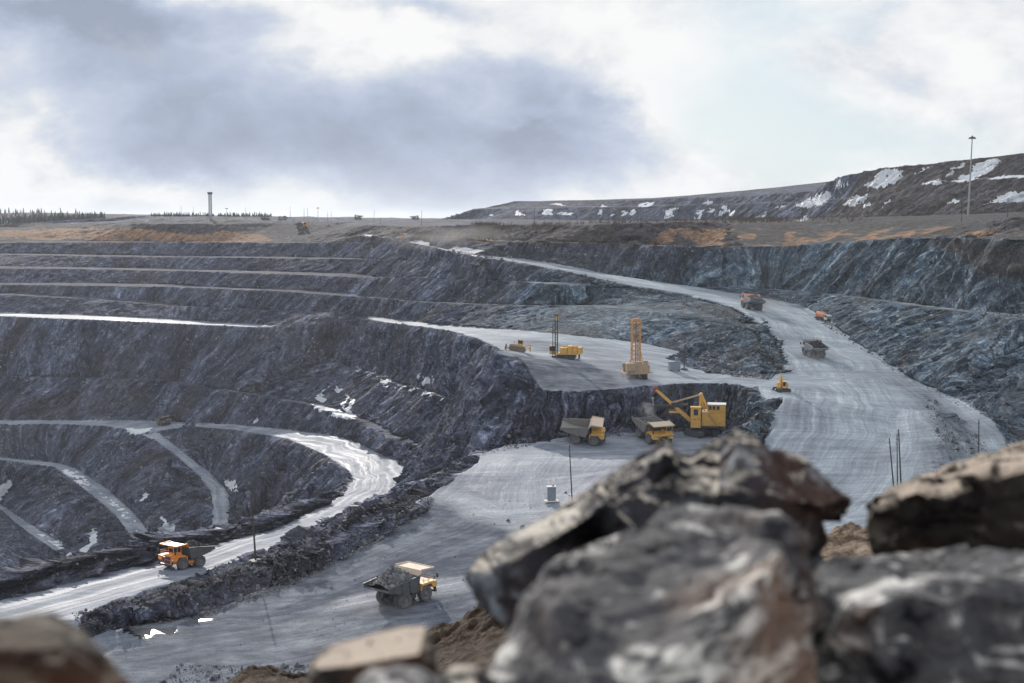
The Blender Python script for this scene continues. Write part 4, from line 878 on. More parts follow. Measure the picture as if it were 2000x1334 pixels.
m = MB(); m.cyl((xc, 0, .3), (xc, 0, 15.5), .17, n=10).box(xc-.5, xc+.5, -.6, .6, 11.0, 12.0).cyl((xc+.4, .5, 4), (xc+.4, .5, 13), .12, n=8); m.build('drill_string', BRN, dr)
place(dr, hit(1243, 737), -84, 1.0, False)
# ------------------------------------------------------------------ yellow drill with black mast, faces -x
d2 = empty('blast_hole_drill', 'yellow crawler drill rig with slim black mast, beside the bulldozer', 'drill rig', 'drill rigs on the upper bench')
for y in (-1.5, 1.5): crawler(4.6, .7, 1.0, .4, y, 20).build('crawler_track', DKS, d2)
m = MB(); m.box(-2.4, 3.9, -1.5, 1.5, 1.1, 1.5).box(-1.2, .6, -1.6, 1.6, 1.5, 2.9).box(.7, 1.9, -1.3, 1.5, 1.5, 3.3).box(2.0, 3.2, -1.6, 1.6, 1.5, 2.6).box(3.3, 4.3, -1.4, 1.4, 1.4, 3.0).cyl((2.0, 0, 2.9), (3.2, 0, 2.9), .4, n=12).cyl((-.8, .9, 3.0), (.4, .9, 3.0), .25, n=10)
m.bar((4.4, 0, 1.6), (4.4, 0, 3.2), .2); m.build('body', YEL, d2, .03)
m = MB(); m.box(-4.1, -2.6, .2, 1.9, 1.0, 3.3); cbn = m.build('cab', YEL, d2, .03); MB().box(-4.14, -2.56, .16, 1.94, 1.9, 3.0).build('window', GLS, cbn)
m = MB()
for x, y in ((-2.6, -.5), (-2.6, .1), (-2.0, -.5), (-2.0, .1)): m.bar((x, y, .2), (x, y, 11.2), .2)
for i in range(16): m.bar((-2.6, -.5, .5+i*.68), (-2.0, -.5, .9+i*.68), .08); m.bar((-2.6, .1, .9+i*.68), (-2.0, .1, .5+i*.68), .08)
m.box(-2.75, -1.85, -.7, .3, 11.2, 11.5).cyl((-3.2, -.2, .6), (-3.2, -.2, 8.8), .11, n=8).box(-3.3, -2.5, -.3, -.1, 8.6, 8.8).box(-3.5, -1.9, -.8, .5, .1, .6); m.build('mast', DKS, d2)
MB().box(-2.7, -1.9, -.6, .2, 9.9, 10.9).box(-2.65, -1.95, -.55, .15, 6.9, 7.4).build('rotary_head', YEL, d2, .03)
m = MB()
for x, y in ((-2.0, 1.2), (-2, -1.2), (3.6, -1.2), (3.6, 1.2)): m.cyl((x, y, 1.5), (x, y, .1), .12, n=8).cyl((x, y, .12), (x, y, 0), .3, n=10)
m.build('levelling_jack', DKS, d2)
place(d2, hit(1104, 700), -8, 1.14, False)
# ------------------------------------------------------------------ bulldozer, faces -x after placing
dz_ = empty('bulldozer', 'dusty yellow bulldozer parked near the edge of the upper bench', 'bulldozer')
for y in (-1.2, 1.2): crawler(4.3, .65, 1.3, 0, y, 22).build('crawler_track', BRN, dz_)
m = MB(); m.prism([(-2.0, .7), (-2.0, 1.7), (.1, 1.9), (2.2, 1.75), (2.4, .8)], -.75, .75).cyl((1.2, -.5, 1.8), (1.2, -.5, 2.6), .09, n=8).box(-1.9, 1.9, -1.5, -.9, 1.35, 1.45).box(-1.9, 1.9, .9, 1.5, 1.35, 1.45); m.build('body', DST, dz_, .03)
m = MB(); m.box(-1.2, .2, -.75, .75, 1.8, 2.2)
for x in (-1.2, .1):
    for y in (-.75, .65): m.box(x, x+.1, y, y+.1, 2.2, 3.1)
m.box(-1.35, .4, -.9, .9, 3.1, 3.22); cc_ = m.build('cab', YEL, dz_, .02); MB().box(-1.15, .15, -.7, .7, 2.15, 3.1).build('window', GLS, cc_)
m = MB(); m.prism([(3.0, .05), (3.25, .4), (3.05, 1.0), (3.2, 1.5), (3.35, 1.5), (3.2, 1.0), (3.4, .4), (3.2, .02)], -2.1, 2.1)
for y in (-1.6, 1.6): m.bar((-.2, y, .6), (3.1, y, .5), .2)
m.build('blade', BRN, dz_, .02)
m = MB(); m.box(-3.4, -2.9, -1, 1, 1.2, 1.7).bar((-2, -.6, .9), (-3.1, -.6, 1.4), .2).bar((-2, .6, .9), (-3.1, .6, 1.4), .2).bar((-2.0, 0, 1.7), (-3.2, 0, 2.2), .22); m.bar((-3.2, 0, 2.3), (-3.5, 0, .6), .25, .3); m.build('ripper', YEL, dz_, .02)
place(dz_, hit(1010, 686), 176, 1.1)
# ------------------------------------------------------------------ crawler excavator
ex = empty('crawler_excavator', 'small yellow crawler excavator with folded boom at the road junction', 'excavator')
for y in (-1.2, 1.2): crawler(4.4, .6, .9, 0, y, 22).build('crawler_track', DKS, ex)
ub = MB(); ub.box(-2.4, .4, -1.4, 1.4, 1.1, 2.3).box(-2.8, -2.1, -1.4, 1.4, 1.0, 2.2).box(.4, 1.5, -1.4, -.3, 1.1, 1.5).cyl((0, 0, .8), (0, 0, 1.15), .8, n=16).box(-1.8, -.3, -.9, .9, 2.3, 2.5)
bo = ub.build('body', YEL, ex, .04); bo.rotation_euler.z = R(-118)
c_ = MB(); c_.box(.1, 1.7, .45, 1.4, 1.1, 1.7).box(.05, 1.75, .4, 1.45, 2.85, 2.95)
for x in (.1, 1.6):
    for y in (.45, 1.3): c_.box(x, x+.1, y, y+.1, 1.7, 2.85)
c_ = c_.build('cab', YEL, bo, .02); MB().box(.14, 1.66, .5, 1.36, 1.65, 2.85).build('window', GLS, c_)
m = MB(); m.bar((.6, 0, 1.5), (1.7, 0, 4.0), .45, .6).bar((1.7, 0, 4.0), (3.1, 0, 4.6), .42, .5).cyl((1.2, .3, 1.5), (2.2, .3, 3.8), .09, n=8).cyl((1.2, -.3, 1.5), (2.2, -.3, 3.8), .09, n=8); m.build('boom', YEL, bo, .02)
m = MB(); m.bar((2.8, 0, 5.0), (3.6, 0, 1.2), .36, .45).cyl((2.4, 0, 5.0), (3.0, 0, 5.1), .1, n=8); m.build('arm', YEL, bo, .02)
m = MB(); m.prism([(3.3, 1.3), (3.9, 1.1), (4.1, .3), (3.5, -.1), (2.9, .2), (3.0, .5), (3.4, .6)], -.65, .65); m.build('bucket', DKS, bo, .03)
place(ex, hit(1526, 764), 8, .95)
# ------------------------------------------------------------------ tanker
tk = empty('tanker_truck', 'small tanker truck with faded orange tank on the right side of the haul road', 'tanker truck')
m = MB(); m.box(-4, 3.8, -.5, .5, .8, 1.1).box(-4.1, -3.9, -1.2, 1.2, .6, 1.1).box(3.7, 3.95, -1.2, 1.2, .5, .95); m.build('chassis', DKS, tk)
m = MB(); m.lathe([(.05, -3.1), (.8, -3.05), (1.15, -2.9), (1.15, 2.1), (.8, 2.25), (.05, 2.3)], (0, 0, 0), 'z', 24)
m.v = [(z-.9, y, x+2.25) for x, y, z in m.v]; m.box(-2.3, .4, -.4, .4, 3.35, 3.5).box(-1.2, -.7, -.3, .3, 3.4, 3.75); m.build('tank', ORR, tk, smooth=True)
m = MB(); m.prism([(2.0, 1.0), (2.0, 2.9), (3.5, 2.9), (3.85, 1.9), (3.85, 1.0)], -1.2, 1.2); c_ = m.build('cab', WHT, tk, .04); MB().prism([(2.3, 1.95), (2.3, 2.75), (3.5, 2.75), (3.87, 1.95)], -1.23, 1.23).build('window', GLS, c_)
MB().box(3.86, 3.92, -1.0, 1.0, 1.05, 1.7).build('grille', DKS, tk)
for x in (2.9, -1.4, -2.7):
    for s in (-1, 1): wheel(tk, x, s*1.05, .52, .35, s)
place(tk, hit(1607, 627), -66, .95)
# ------------------------------------------------------------------ cabinets and poles
cb1 = empty('transformer_kiosk', 'blue-grey transformer kiosk beside the thin pole on the upper bench', 'kiosk')
m = MB(); m.box(-1.5, 1.5, -1.1, 1.1, .35, 2.7).box(-1.6, 1.6, -1.2, 1.2, 2.7, 2.8); m.build('housing', GRYB, cb1, .03)
MB().box(.3, 1.1, -.4, .4, 2.8, 4.0).build('duct', GRYB, cb1, .03); MB().box(-1.4, -1.2, -1.1, 1.1, 0, .35).box(1.2, 1.4, -1.1, 1.1, 0, .35).build('skid', DKS, cb1); MB().box(-1.3, -.1, -1.13, -1.1, .6, 2.5).box(.1, 1.3, -1.13, -1.1, .6, 2.5).build('door', GRYB, cb1)
place(cb1, hit(1317, 724), 12, 1, False)
cb2 = empty('electrical_cabinet', 'tall grey metal cabinet on a white base on the near floor', 'cabinet')
MB().box(-.85, .85, -.6, .6, .3, 3.1).build('housing', GRYB, cb2, .03); MB().box(-.98, .98, -.75, .75, 3.1, 3.25).build('lid', WHT, cb2, .03); MB().box(-1.5, 1.5, -.9, .9, .0, .28).build('base', WHT, cb2, .04)
m = MB(); m.cyl((.3, 0, 3.2), (.9, 0, 4.4), .03, n=6).cyl((.9, 0, 4.4), (.85, 0, 5.0), .02, n=6).box(.1, .5, -.2, .2, 3.25, 3.6).cyl((-.85, -.3, 1.6), (-1.5, -.6, .3), .03, n=6); m.build('antenna', GAL, cb2); MB().box(-.7, .7, -.63, -.6, .5, 2.9).build('door', GRYB, cb2, .01)
place(cb2, hit(1077, 981)+Vector((0, 0, .2)), 6, 1, False)
def hitm(px, py):
    d = ray(px, py).normalized(); ok, loc, nn, fi = terrain.ray_cast(Vector((0, 0, 0))+d*150, d)
    return loc.copy() if ok else hit(px, py)
def pole(px, py, tx, ty, label, group='wooden poles in the pit', r=.15, foot=None, mat=WOOD, fit=None, arm=False, D=None):
    b = hitm(px, py) if D is None else ground(PD(px, py, D)[0], D)
    d = ray(tx, ty); t = b.y/d.y; top = d*t; o = empty('pole', label, 'pole', group); o.location = b; e = top-b; e.y = 0
    m = MB().cyl((0, 0, -.5), e, r, r*.6, 8); m.build('post', mat, o)
    f = MB()
    for q in (.80, .90): f.bar(e*q+Vector((-.25, 0, 0)), e*q+Vector((.25, 0, .02)), .07).cyl(e*q+Vector((-.22, 0, 0)), e*q+Vector((-.22, 0, .22)), .05, n=6)
    if arm: f.bar(e*.97+Vector((-.9, 0, 0)), e*.97+Vector((.9, 0, 0)), .1); [f.cyl(e*.97+Vector((x, 0, 0)), e*.97+Vector((x, 0, .3)), .06, n=6) for x in (-.8, 0, .8)]
    f.build('insulator', DKS, o)
    if foot == 'tyre': MB().lathe([(.45, -.05), (.5, .35), (.8, .42), (1.05, .3), (1.1, .0), (1.0, -.1)], (0, 0, 0), 'z', 22).build('tyre_base', RUB, o, smooth=True)
    if foot == 'disc': MB().lathe([(.0, .32), (1.2, .3), (1.35, .12), (1.35, -.3)], (0, 0, 0), 'z', 26).build('concrete_base', simple('pale_concrete', (.42, .41, .39), .9, dirt=.4, dcol=(.2, .2, .2)), o, smooth=True)
    return o
pole(500, 1097, 490, 965, 'dark wooden pole on a round pale concrete foot beside the lower haul road', foot='disc', r=.2)
pole(1118, 985, 1112, 868, 'dark wooden pole on the near floor just right of the grey cabinet')
pole(1336, 722, 1338, 645, 'thin pole in a black tyre beside the blue-grey kiosk', foot='tyre', r=.16)
pole(1499, 711, 1506, 650, 'thin pole in a tyre at the corner below the haul road bend', foot='tyre', r=.16)
pole(1746, 952, 1737, 856, 'leftmost and shortest of the three leaning poles above the tan boulder', r=.17)
pole(1753, 947, 1752, 848, 'middle of the three leaning poles above the tan boulder', r=.14)
pole(1760, 945, 1755, 838, 'rightmost and tallest of the three leaning poles above the tan boulder', r=.18)
pole(1911, 905, 1912, 819, 'upright wooden pole above the right end of the tan boulder', r=.16)
pole(1881, 603, 1882, 535, 'dark pole on the ledge of the right rock wall, near the brown fallen soil', r=.13)
pole(1741, 588, 1743, 548, 'short dark pole on the ledge in the middle of the right rock wall', r=.12)
pole(1333, 555, 1334, 522, 'tiny pole at the far side of the haul road', r=.11)
for x, b, t, D, lab in [(730, 440, 411, 1150, 'thin pole on the rim left of the haul road top'), (823, 441, 411, 1000, 'thin pole on the rim right of the haul road top'), (1043, 440, 405, 800, 'thin pole beside the brown heaps in front of the dumps'), (743, 436, 424, 1300, 'tiny short pole on the skyline next to the thin rim pole'), (1878, 424, 378, 640, 'wooden pole on the terrace left of the far right soil heap'), (1968, 422, 386, 600, 'wooden pole standing before the brown soil heap at far right'), (1517, 434, 408, 800, 'faint pole below the snow-streaked dump'), (1340, 434, 412, 820, 'faint pole in front of the low dump ridge')]:
    pole(x, b, x+1, t, lab, 'poles along the pit rim', r=.16, D=D)
for x, t, head, lab in [(354, 404, 0, 'thin antenna, leftmost, above the conifers'), (378, 406, 0, 'thin antenna just left of the lattice tower'), (443, 408, 1, 'lamp mast with a short head, first right of the lattice tower'), (480, 406, 0, 'thin antenna between the lamp mast and the tiny trucks'), (567, 405, 0, 'tall antenna just right of the tiny truck pair'), (594, 407, 0, 'left antenna of the close pair on the skyline'), (601, 407, 0, 'right antenna of the close pair on the skyline'), (621, 407, 1, 'lamp mast with T-shaped head on the skyline'), (640, 415, 0, 'short dark antenna right of the T-shaped lamp mast'), (647, 415, 0, 'faint short antenna, rightmost of the skyline group')]:
    b = ground(PD(x, 430, 1330)[0], 1330); tp = ray(x, t); tp = tp*(1330/tp.y); h_ = tp.z-b.z
    o = empty('antenna_mast', lab, 'mast', 'masts along the left skyline'); o.location = b
    MB().cyl((0, 0, -1), (0, 0, h_), .28, .12, 8).build('post', GAL, o)
    m = MB().box(-1.2 if head else -.3, 1.2 if head else .3, -.2, .2, h_, h_+(.7 if head else .3))
    for q in (.4, .7): m.bar((-.5, 0, h_*q), (.5, 0, h_*q), .12)
    m.build('lamp_head' if head else 'cross_bracket', DKS, o)
# lattice tower
D = 1300; b = ground(PD(411, 425, D)[0], D); tp = ray(411, 378); h_ = (tp*(D/tp.y)).z-b.z
o = empty('lattice_tower', 'white and dark lattice tower with a platform on the left skyline', 'tower'); o.location = b; m = MB(); w_ = 1.15; n_ = 12
for i in (-1, 1):
    for j in (-1, 1): m.bar((i*w_, j*w_, -1), (i*w_, j*w_, h_), .34)
for q in range(n_):
    a = h_*q/n_; c = h_*(q+1)/n_
    for i in (-1, 1): m.bar((-w_, i*w_, a), (w_, i*w_, c), .22).bar((w_, i*w_, a), (-w_, i*w_, c), .22).bar((-w_, i*w_, c), (w_, i*w_, c), .22).bar((i*w_, -w_, a), (i*w_, w_, c), .22)
m.build('frame', GAL, o)
MB().box(-1.9, 1.9, -1.9, 1.9, h_-.6, h_+1.2).build('platform', DKS, o); m = MB(); [m.bar((x, -1.8, h_+1.1), (x, -1.8, h_+2.2), .1) for x in (-1.7, 0, 1.7)]; m.build('railing', DKS, o)
# light mast on the right
D = 800; b = ground(PD(1891, 412, D)[0], D); tp = ray(1899, 268); tp = tp*(D/tp.y); e = tp-b; e.y = 0
o = empty('floodlight_mast', 'very tall floodlight mast with a round crown before the right dump', 'mast'); o.location = b
MB().cyl((0, 0, -1), e, .55, .28, 12).build('post', GAL, o); m = MB().cyl(e+Vector((0, 0, -.5)), e+Vector((0, 0, .1)), 1.6, 1.6, 16).cyl(e+Vector((0, 0, .1)), e+Vector((0, 0, .9)), .5, .3, 8)
for q in range(8): a = q*math.pi/4; m.box(e.x+1.7*math.cos(a)-.3, e.x+1.7*math.cos(a)+.3, 1.7*math.sin(a)-.3, 1.7*math.sin(a)+.3, e.z-.9, e.z-.3)
m.build('lamp_crown', DKS, o)

o = empty('trestle', 'small dark metal trestle at the outer edge of the lower haul road bend', 'trestle'); o.location = hitm(692, 1000)
MB().box(-.9, .9, -.4, .4, 1.1, 1.3).build('top', DKS, o)
for x in (-.75, 0, .75): MB().bar((x, -.3, -.1), (x, -.3, 1.1), .14).bar((x, .3, -.1), (x, .3, 1.1), .14).build('leg', DKS, o)
o = empty('scrap_tyre', 'dark heap of an old giant tyre at the corner by the junction', 'tyre'); o.location = hitm(1521, 716)
MB().lathe([(.5, -.1), (.55, .5), (1.0, .8), (1.35, .6), (1.4, .0), (1.3, -.2)], (0, 0, 0), 'z', 26).build('tyre', RUB, o, smooth=True)
# ------------------------------------------------------------------ boulders in the foreground
def rock_mat(name, dark, mid, pale, rust, rf=.5, sc=1.0, top=None, tr_=(.8, 1.0)):
    k = N(name); co = obj_co(k); a = k.noise(co, 5.0*sc, 8, .68, .6); b = k.noise(co, 13*sc, 6, .7); c = k.noise(co, 1.7*sc, 4, .5)
    s_ = k.map(co, (1, 1, 2.6), (.5, .4, 0)); d = k.noise(s_, 5*sc, 6, .7, .8)
    f = k.math('ADD', k.math('MULTIPLY', a, .55), k.math('MULTIPLY', d, .45))
    col = k.ramp(f, [(.41, dark), (.47, mid), (.525, mid), (.585, pale)])
    col = k.mix(k.math('MULTIPLY', k.ramp(c, [(.52, 0), (.64, 1)]), rf), col, rust)
    col = k.mix(k.math('MULTIPLY', k.ramp(b, [(.58, 0), (.72, 1)]), .5), col, pale)
    col = k.mix(k.math('MULTIPLY', k.ramp(b, [(.30, 1), (.42, 0)]), .7), col, dark)
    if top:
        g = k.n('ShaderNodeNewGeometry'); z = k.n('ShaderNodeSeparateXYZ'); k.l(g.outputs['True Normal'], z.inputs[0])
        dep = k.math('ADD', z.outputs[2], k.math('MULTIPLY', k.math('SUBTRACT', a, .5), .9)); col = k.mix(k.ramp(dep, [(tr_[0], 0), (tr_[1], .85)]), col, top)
    h = k.math('ADD', k.math('MULTIPLY', b, .5), k.math('MULTIPLY', k.noise(co, 30*sc, 4), .2))
    k.bsdf(col, .85, 0, k.bump(h, .9, .03), .12); return k.m
RM1 = rock_mat('dark_boulder_rock', (.007, .007, .010), (.032, .032, .038), (.17, .19, .22), (.13, .055, .025), .35, top=(.58, .53, .45), tr_=(.82, 1.02))  # pale top colour paints sunlight onto the upward faces
RM2 = rock_mat('mottled_boulder_rock', (.009, .009, .013), (.085, .085, .092), (.72, .71, .68), (.20, .11, .06), .5)  # pale tone is mottling plus highlights painted into the colour
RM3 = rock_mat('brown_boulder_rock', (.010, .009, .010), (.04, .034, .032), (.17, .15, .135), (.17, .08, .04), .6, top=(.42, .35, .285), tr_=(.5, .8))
RM4 = rock_mat('dark_brown_rock', (.004, .004, .004), (.014, .011, .010), (.045, .036, .03), (.08, .03, .015), .7, top=(.08, .06, .045), tr_=(.9, 1.05))  # very dark brown rock with a dull brown top
def boulder(label, D, outline, inner, T, mat, seed, amp=.03, group='boulders heaped at the viewpoint'):
    pts_ = outline+[(a, b) for a, b, _ in inner]; n = len(outline)
    dep = [0.0+(p[2] if len(p) > 2 else 0) for p in outline]+[c for _, _, c in inner]
    P2 = [Vector((p[0]/100, p[1]/100)) for p in pts_]
    vo_, eo_, fo_, ov_, _, _ = delaunay_2d_cdt(P2, [(i, (i+1) % n) for i in range(n)], [], 1, 1e-4)
    V = []; 
    for i, v in enumerate(vo_):
        d = dep[ov_[i][0]] if ov_[i] else 0; V.append(Vector(PD(v.x*100, v.y*100, D+d)))
    F = [tuple(f) for f in fo_]
    cx = sum(p[0] for p in outline)/n; cy = sum(p[1] for p in outline)/n; b0 = len(V); rr = random.Random(seed)
    idx_ = {}
    for i, o in enumerate(ov_):
        for q in o: idx_[q] = i
    ring = [idx_[q] for q in range(n)]
    for q in range(n): p = outline[q]; V.append(Vector(PD(cx+(p[0]-cx)*.93, cy+(p[1]-cy)*.9+6, D+dep[q]+T*rr.uniform(.5, .8))))
    for q in range(n): p = outline[q]; V.append(Vector(PD(cx+(p[0]-cx)*.5, cy+(p[1]-cy)*.5, D+dep[q]*.5+T*rr.uniform(1.0, 1.3))))
    V.append(Vector(PD(cx, cy, D+T*1.3)))
    for q in range(n):
        r_ = (q+1) % n
        F += [(ring[r_], ring[q], b0+q), (ring[r_], b0+q, b0+r_), (b0+r_, b0+q, b0+n+q), (b0+r_, b0+n+q, b0+n+r_), (b0+n+r_, b0+n+q, b0+2*n)]
    me = bpy.data.meshes.new('boulder'); me.from_pydata([tuple(v) for v in V], [], F)
    b = bmesh.new(); b.from_mesh(me); bmesh.ops.recalc_face_normals(b, faces=b.faces)
    for it in range(9):
        es = [e for e in b.edges if e.calc_length() > .02]
        if not es or len(b.verts) > 90000: break
        bmesh.ops.subdivide_edges(b, edges=es, cuts=1, smooth=0)
        bmesh.ops.triangulate(b, faces=[f for f in b.faces if len(f.verts) > 3])
    b.normal_update(); C_ = np.array([v.co for v in b.verts]); Nn = np.array([v.normal for v in b.verts])
    x, y, z = (C_+seed*3.1).T
    wx_ = fbm(x, y, z, .2, 3)*.05
    wx_ = wx_*.5; d = facets(x+wx_, y, z, .36)[0]*amp*.75+facets(x, y+wx_, z, .13)[0]*amp*.38+fbm(x, y, z, .35, 5, .5, True)*amp*.15+fbm(x, y, z, .05, 4, .65)*amp*.3
    d = d-np.percentile(d, 66)
    C_ += Nn*d[:, None]
    c0 = C_.mean(0); C_ -= c0
    for v, c in zip(b.verts, C_): v.co = c
    for f in b.faces: f.smooth = True
    b.to_mesh(me); b.free(); me.materials.append(mat)
    o = bpy.data.objects.new('boulder', me); COL.objects.link(o); o.location = c0; return tag(o, label, 'boulder', group)
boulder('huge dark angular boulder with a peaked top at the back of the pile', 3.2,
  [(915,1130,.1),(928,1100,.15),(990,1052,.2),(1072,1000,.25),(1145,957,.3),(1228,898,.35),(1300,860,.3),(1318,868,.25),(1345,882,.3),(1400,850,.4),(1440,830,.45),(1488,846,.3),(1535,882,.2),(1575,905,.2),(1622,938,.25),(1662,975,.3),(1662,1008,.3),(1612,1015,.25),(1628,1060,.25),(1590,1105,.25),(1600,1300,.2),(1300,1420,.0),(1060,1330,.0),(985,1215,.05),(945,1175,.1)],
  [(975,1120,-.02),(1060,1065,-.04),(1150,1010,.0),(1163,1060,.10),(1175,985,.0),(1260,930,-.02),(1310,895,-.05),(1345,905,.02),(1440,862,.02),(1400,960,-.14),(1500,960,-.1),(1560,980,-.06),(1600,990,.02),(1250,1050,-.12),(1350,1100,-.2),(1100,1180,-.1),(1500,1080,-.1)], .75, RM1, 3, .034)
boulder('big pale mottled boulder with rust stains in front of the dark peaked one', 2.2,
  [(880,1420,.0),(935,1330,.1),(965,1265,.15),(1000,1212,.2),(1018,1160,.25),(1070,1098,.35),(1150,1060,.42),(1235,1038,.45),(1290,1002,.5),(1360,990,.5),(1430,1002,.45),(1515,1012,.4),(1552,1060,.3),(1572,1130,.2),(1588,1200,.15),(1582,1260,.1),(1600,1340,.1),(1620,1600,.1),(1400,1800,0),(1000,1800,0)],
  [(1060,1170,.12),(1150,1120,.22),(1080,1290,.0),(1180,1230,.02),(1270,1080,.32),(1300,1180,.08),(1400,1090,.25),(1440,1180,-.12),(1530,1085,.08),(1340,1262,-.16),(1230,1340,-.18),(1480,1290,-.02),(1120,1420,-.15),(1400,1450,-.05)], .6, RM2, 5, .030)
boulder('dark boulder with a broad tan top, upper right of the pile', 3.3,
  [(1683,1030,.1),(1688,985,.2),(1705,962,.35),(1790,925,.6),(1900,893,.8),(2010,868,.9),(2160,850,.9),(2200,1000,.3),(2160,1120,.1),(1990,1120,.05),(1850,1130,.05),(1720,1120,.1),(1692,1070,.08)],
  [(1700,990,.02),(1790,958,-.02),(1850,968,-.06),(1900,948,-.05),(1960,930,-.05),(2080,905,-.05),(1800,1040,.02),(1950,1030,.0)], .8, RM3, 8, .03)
boulder('grey pale-mottled boulder with a black shaded front, lower right corner', 2.4,
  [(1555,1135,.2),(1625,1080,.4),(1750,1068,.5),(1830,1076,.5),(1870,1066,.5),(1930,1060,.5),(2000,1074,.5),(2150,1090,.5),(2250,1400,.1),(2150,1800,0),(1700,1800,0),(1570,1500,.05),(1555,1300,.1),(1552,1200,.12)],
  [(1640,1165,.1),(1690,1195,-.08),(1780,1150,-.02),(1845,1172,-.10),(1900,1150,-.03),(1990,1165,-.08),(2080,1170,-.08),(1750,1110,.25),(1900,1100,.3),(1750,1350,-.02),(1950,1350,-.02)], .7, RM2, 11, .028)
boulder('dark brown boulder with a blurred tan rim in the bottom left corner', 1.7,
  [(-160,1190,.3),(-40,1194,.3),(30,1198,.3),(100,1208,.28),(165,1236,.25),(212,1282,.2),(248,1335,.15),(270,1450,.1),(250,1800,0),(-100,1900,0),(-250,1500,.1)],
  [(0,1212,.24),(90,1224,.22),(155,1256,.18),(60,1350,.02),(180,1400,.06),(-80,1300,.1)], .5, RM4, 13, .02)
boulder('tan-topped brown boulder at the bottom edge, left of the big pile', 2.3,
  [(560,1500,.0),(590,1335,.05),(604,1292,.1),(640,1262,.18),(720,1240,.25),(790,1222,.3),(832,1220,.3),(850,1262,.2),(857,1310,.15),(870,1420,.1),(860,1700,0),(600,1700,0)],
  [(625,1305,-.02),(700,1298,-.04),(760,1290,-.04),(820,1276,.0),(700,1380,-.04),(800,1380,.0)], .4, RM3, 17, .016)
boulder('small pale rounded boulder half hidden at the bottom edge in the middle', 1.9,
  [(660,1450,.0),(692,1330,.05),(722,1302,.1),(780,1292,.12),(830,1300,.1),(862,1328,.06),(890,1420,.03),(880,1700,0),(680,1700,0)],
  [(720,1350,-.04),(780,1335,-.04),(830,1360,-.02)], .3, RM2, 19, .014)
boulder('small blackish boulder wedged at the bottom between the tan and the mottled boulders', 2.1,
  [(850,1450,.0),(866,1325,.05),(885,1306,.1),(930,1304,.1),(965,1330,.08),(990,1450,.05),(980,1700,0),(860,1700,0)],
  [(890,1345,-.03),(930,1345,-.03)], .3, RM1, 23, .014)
# brown soil bank at the lip of the slope
def ratio(px):
    return np.interp(px, [-400, 350, 480, 600, 720, 850, 985, 1100, 1500, 1640, 1700, 1900, 2400], [1440, 1400, 1345, 1342, 1335, 1268, 1216, 1160, 1090, 1052, 1050, 1052, 1060])
nu2, nd2 = 620, 330; uu = np.linspace(-.5, .5, nu2); dd = np.concatenate([np.linspace(-3, 3.9, 12), np.linspace(4, 17, 60), np.linspace(17.1, 27, 200), np.linspace(27.2, 46, 58)])
UU, DD = np.meshgrid(uu, dd); XX = UU*np.maximum(DD, 3); sl = (ratio(1000+UU*FP)-425)/FP
ZZ = -sl*np.clip(DD, 6.5, None); ZZ = np.where(DD < 20, ZZ-(20-np.clip(DD, 6.5, 20))*.035, ZZ-(DD-20)**1.0*1.1)
cl = fbm(XX, DD, ZZ*0, .9, 5, .6, True)*.22+fbm(XX, DD, ZZ*0, .28, 4, .6)*.14+fbm(XX, DD, ZZ*0, 4, 2)*.3
ZZ += cl*np.clip((DD-8)/8, .1, 1)
ix = np.arange(UU.size).reshape(UU.shape); FF = np.stack([ix[:-1, :-1], ix[:-1, 1:], ix[1:, 1:], ix[1:, :-1]], -1).reshape(-1, 4)
k = N('brown_soil'); co = obj_co(k); a = k.noise(co, 1.5, 6, .65); b = k.noise(co, 9, 5, .7); v = k.vor(co, 7)
f = k.math('ADD', k.math('MULTIPLY', a, .5), k.math('MULTIPLY', b, .5)); sepx = k.n('ShaderNodeSeparateXYZ'); k.l(co, sepx.inputs[0])
tan = k.ramp(sepx.outputs[0], [(0.0, 0), (1.0, 1)])
c1 = k.ramp(f, [(.38, (.016, .011, .009)), (.5, (.055, .038, .028)), (.62, (.13, .10, .08))]); c2 = k.ramp(f, [(.38, (.06, .045, .035)), (.5, (.20, .15, .11)), (.62, (.38, .31, .24))])
k.bsdf(k.mix(tan, c1, c2), .95, 0, k.bump(k.math('ADD', b, k.math('MULTIPLY', v.outputs['Distance'], -.6)), 1, .12), .1)
g_ = mesh_from('soil_bank', np.stack([XX, DD, ZZ], -1).reshape(-1, 3), FF, k.m, True); tag(g_, kind='structure'); g_['label'] = 'brown soil lip of the slope just beyond the boulders'

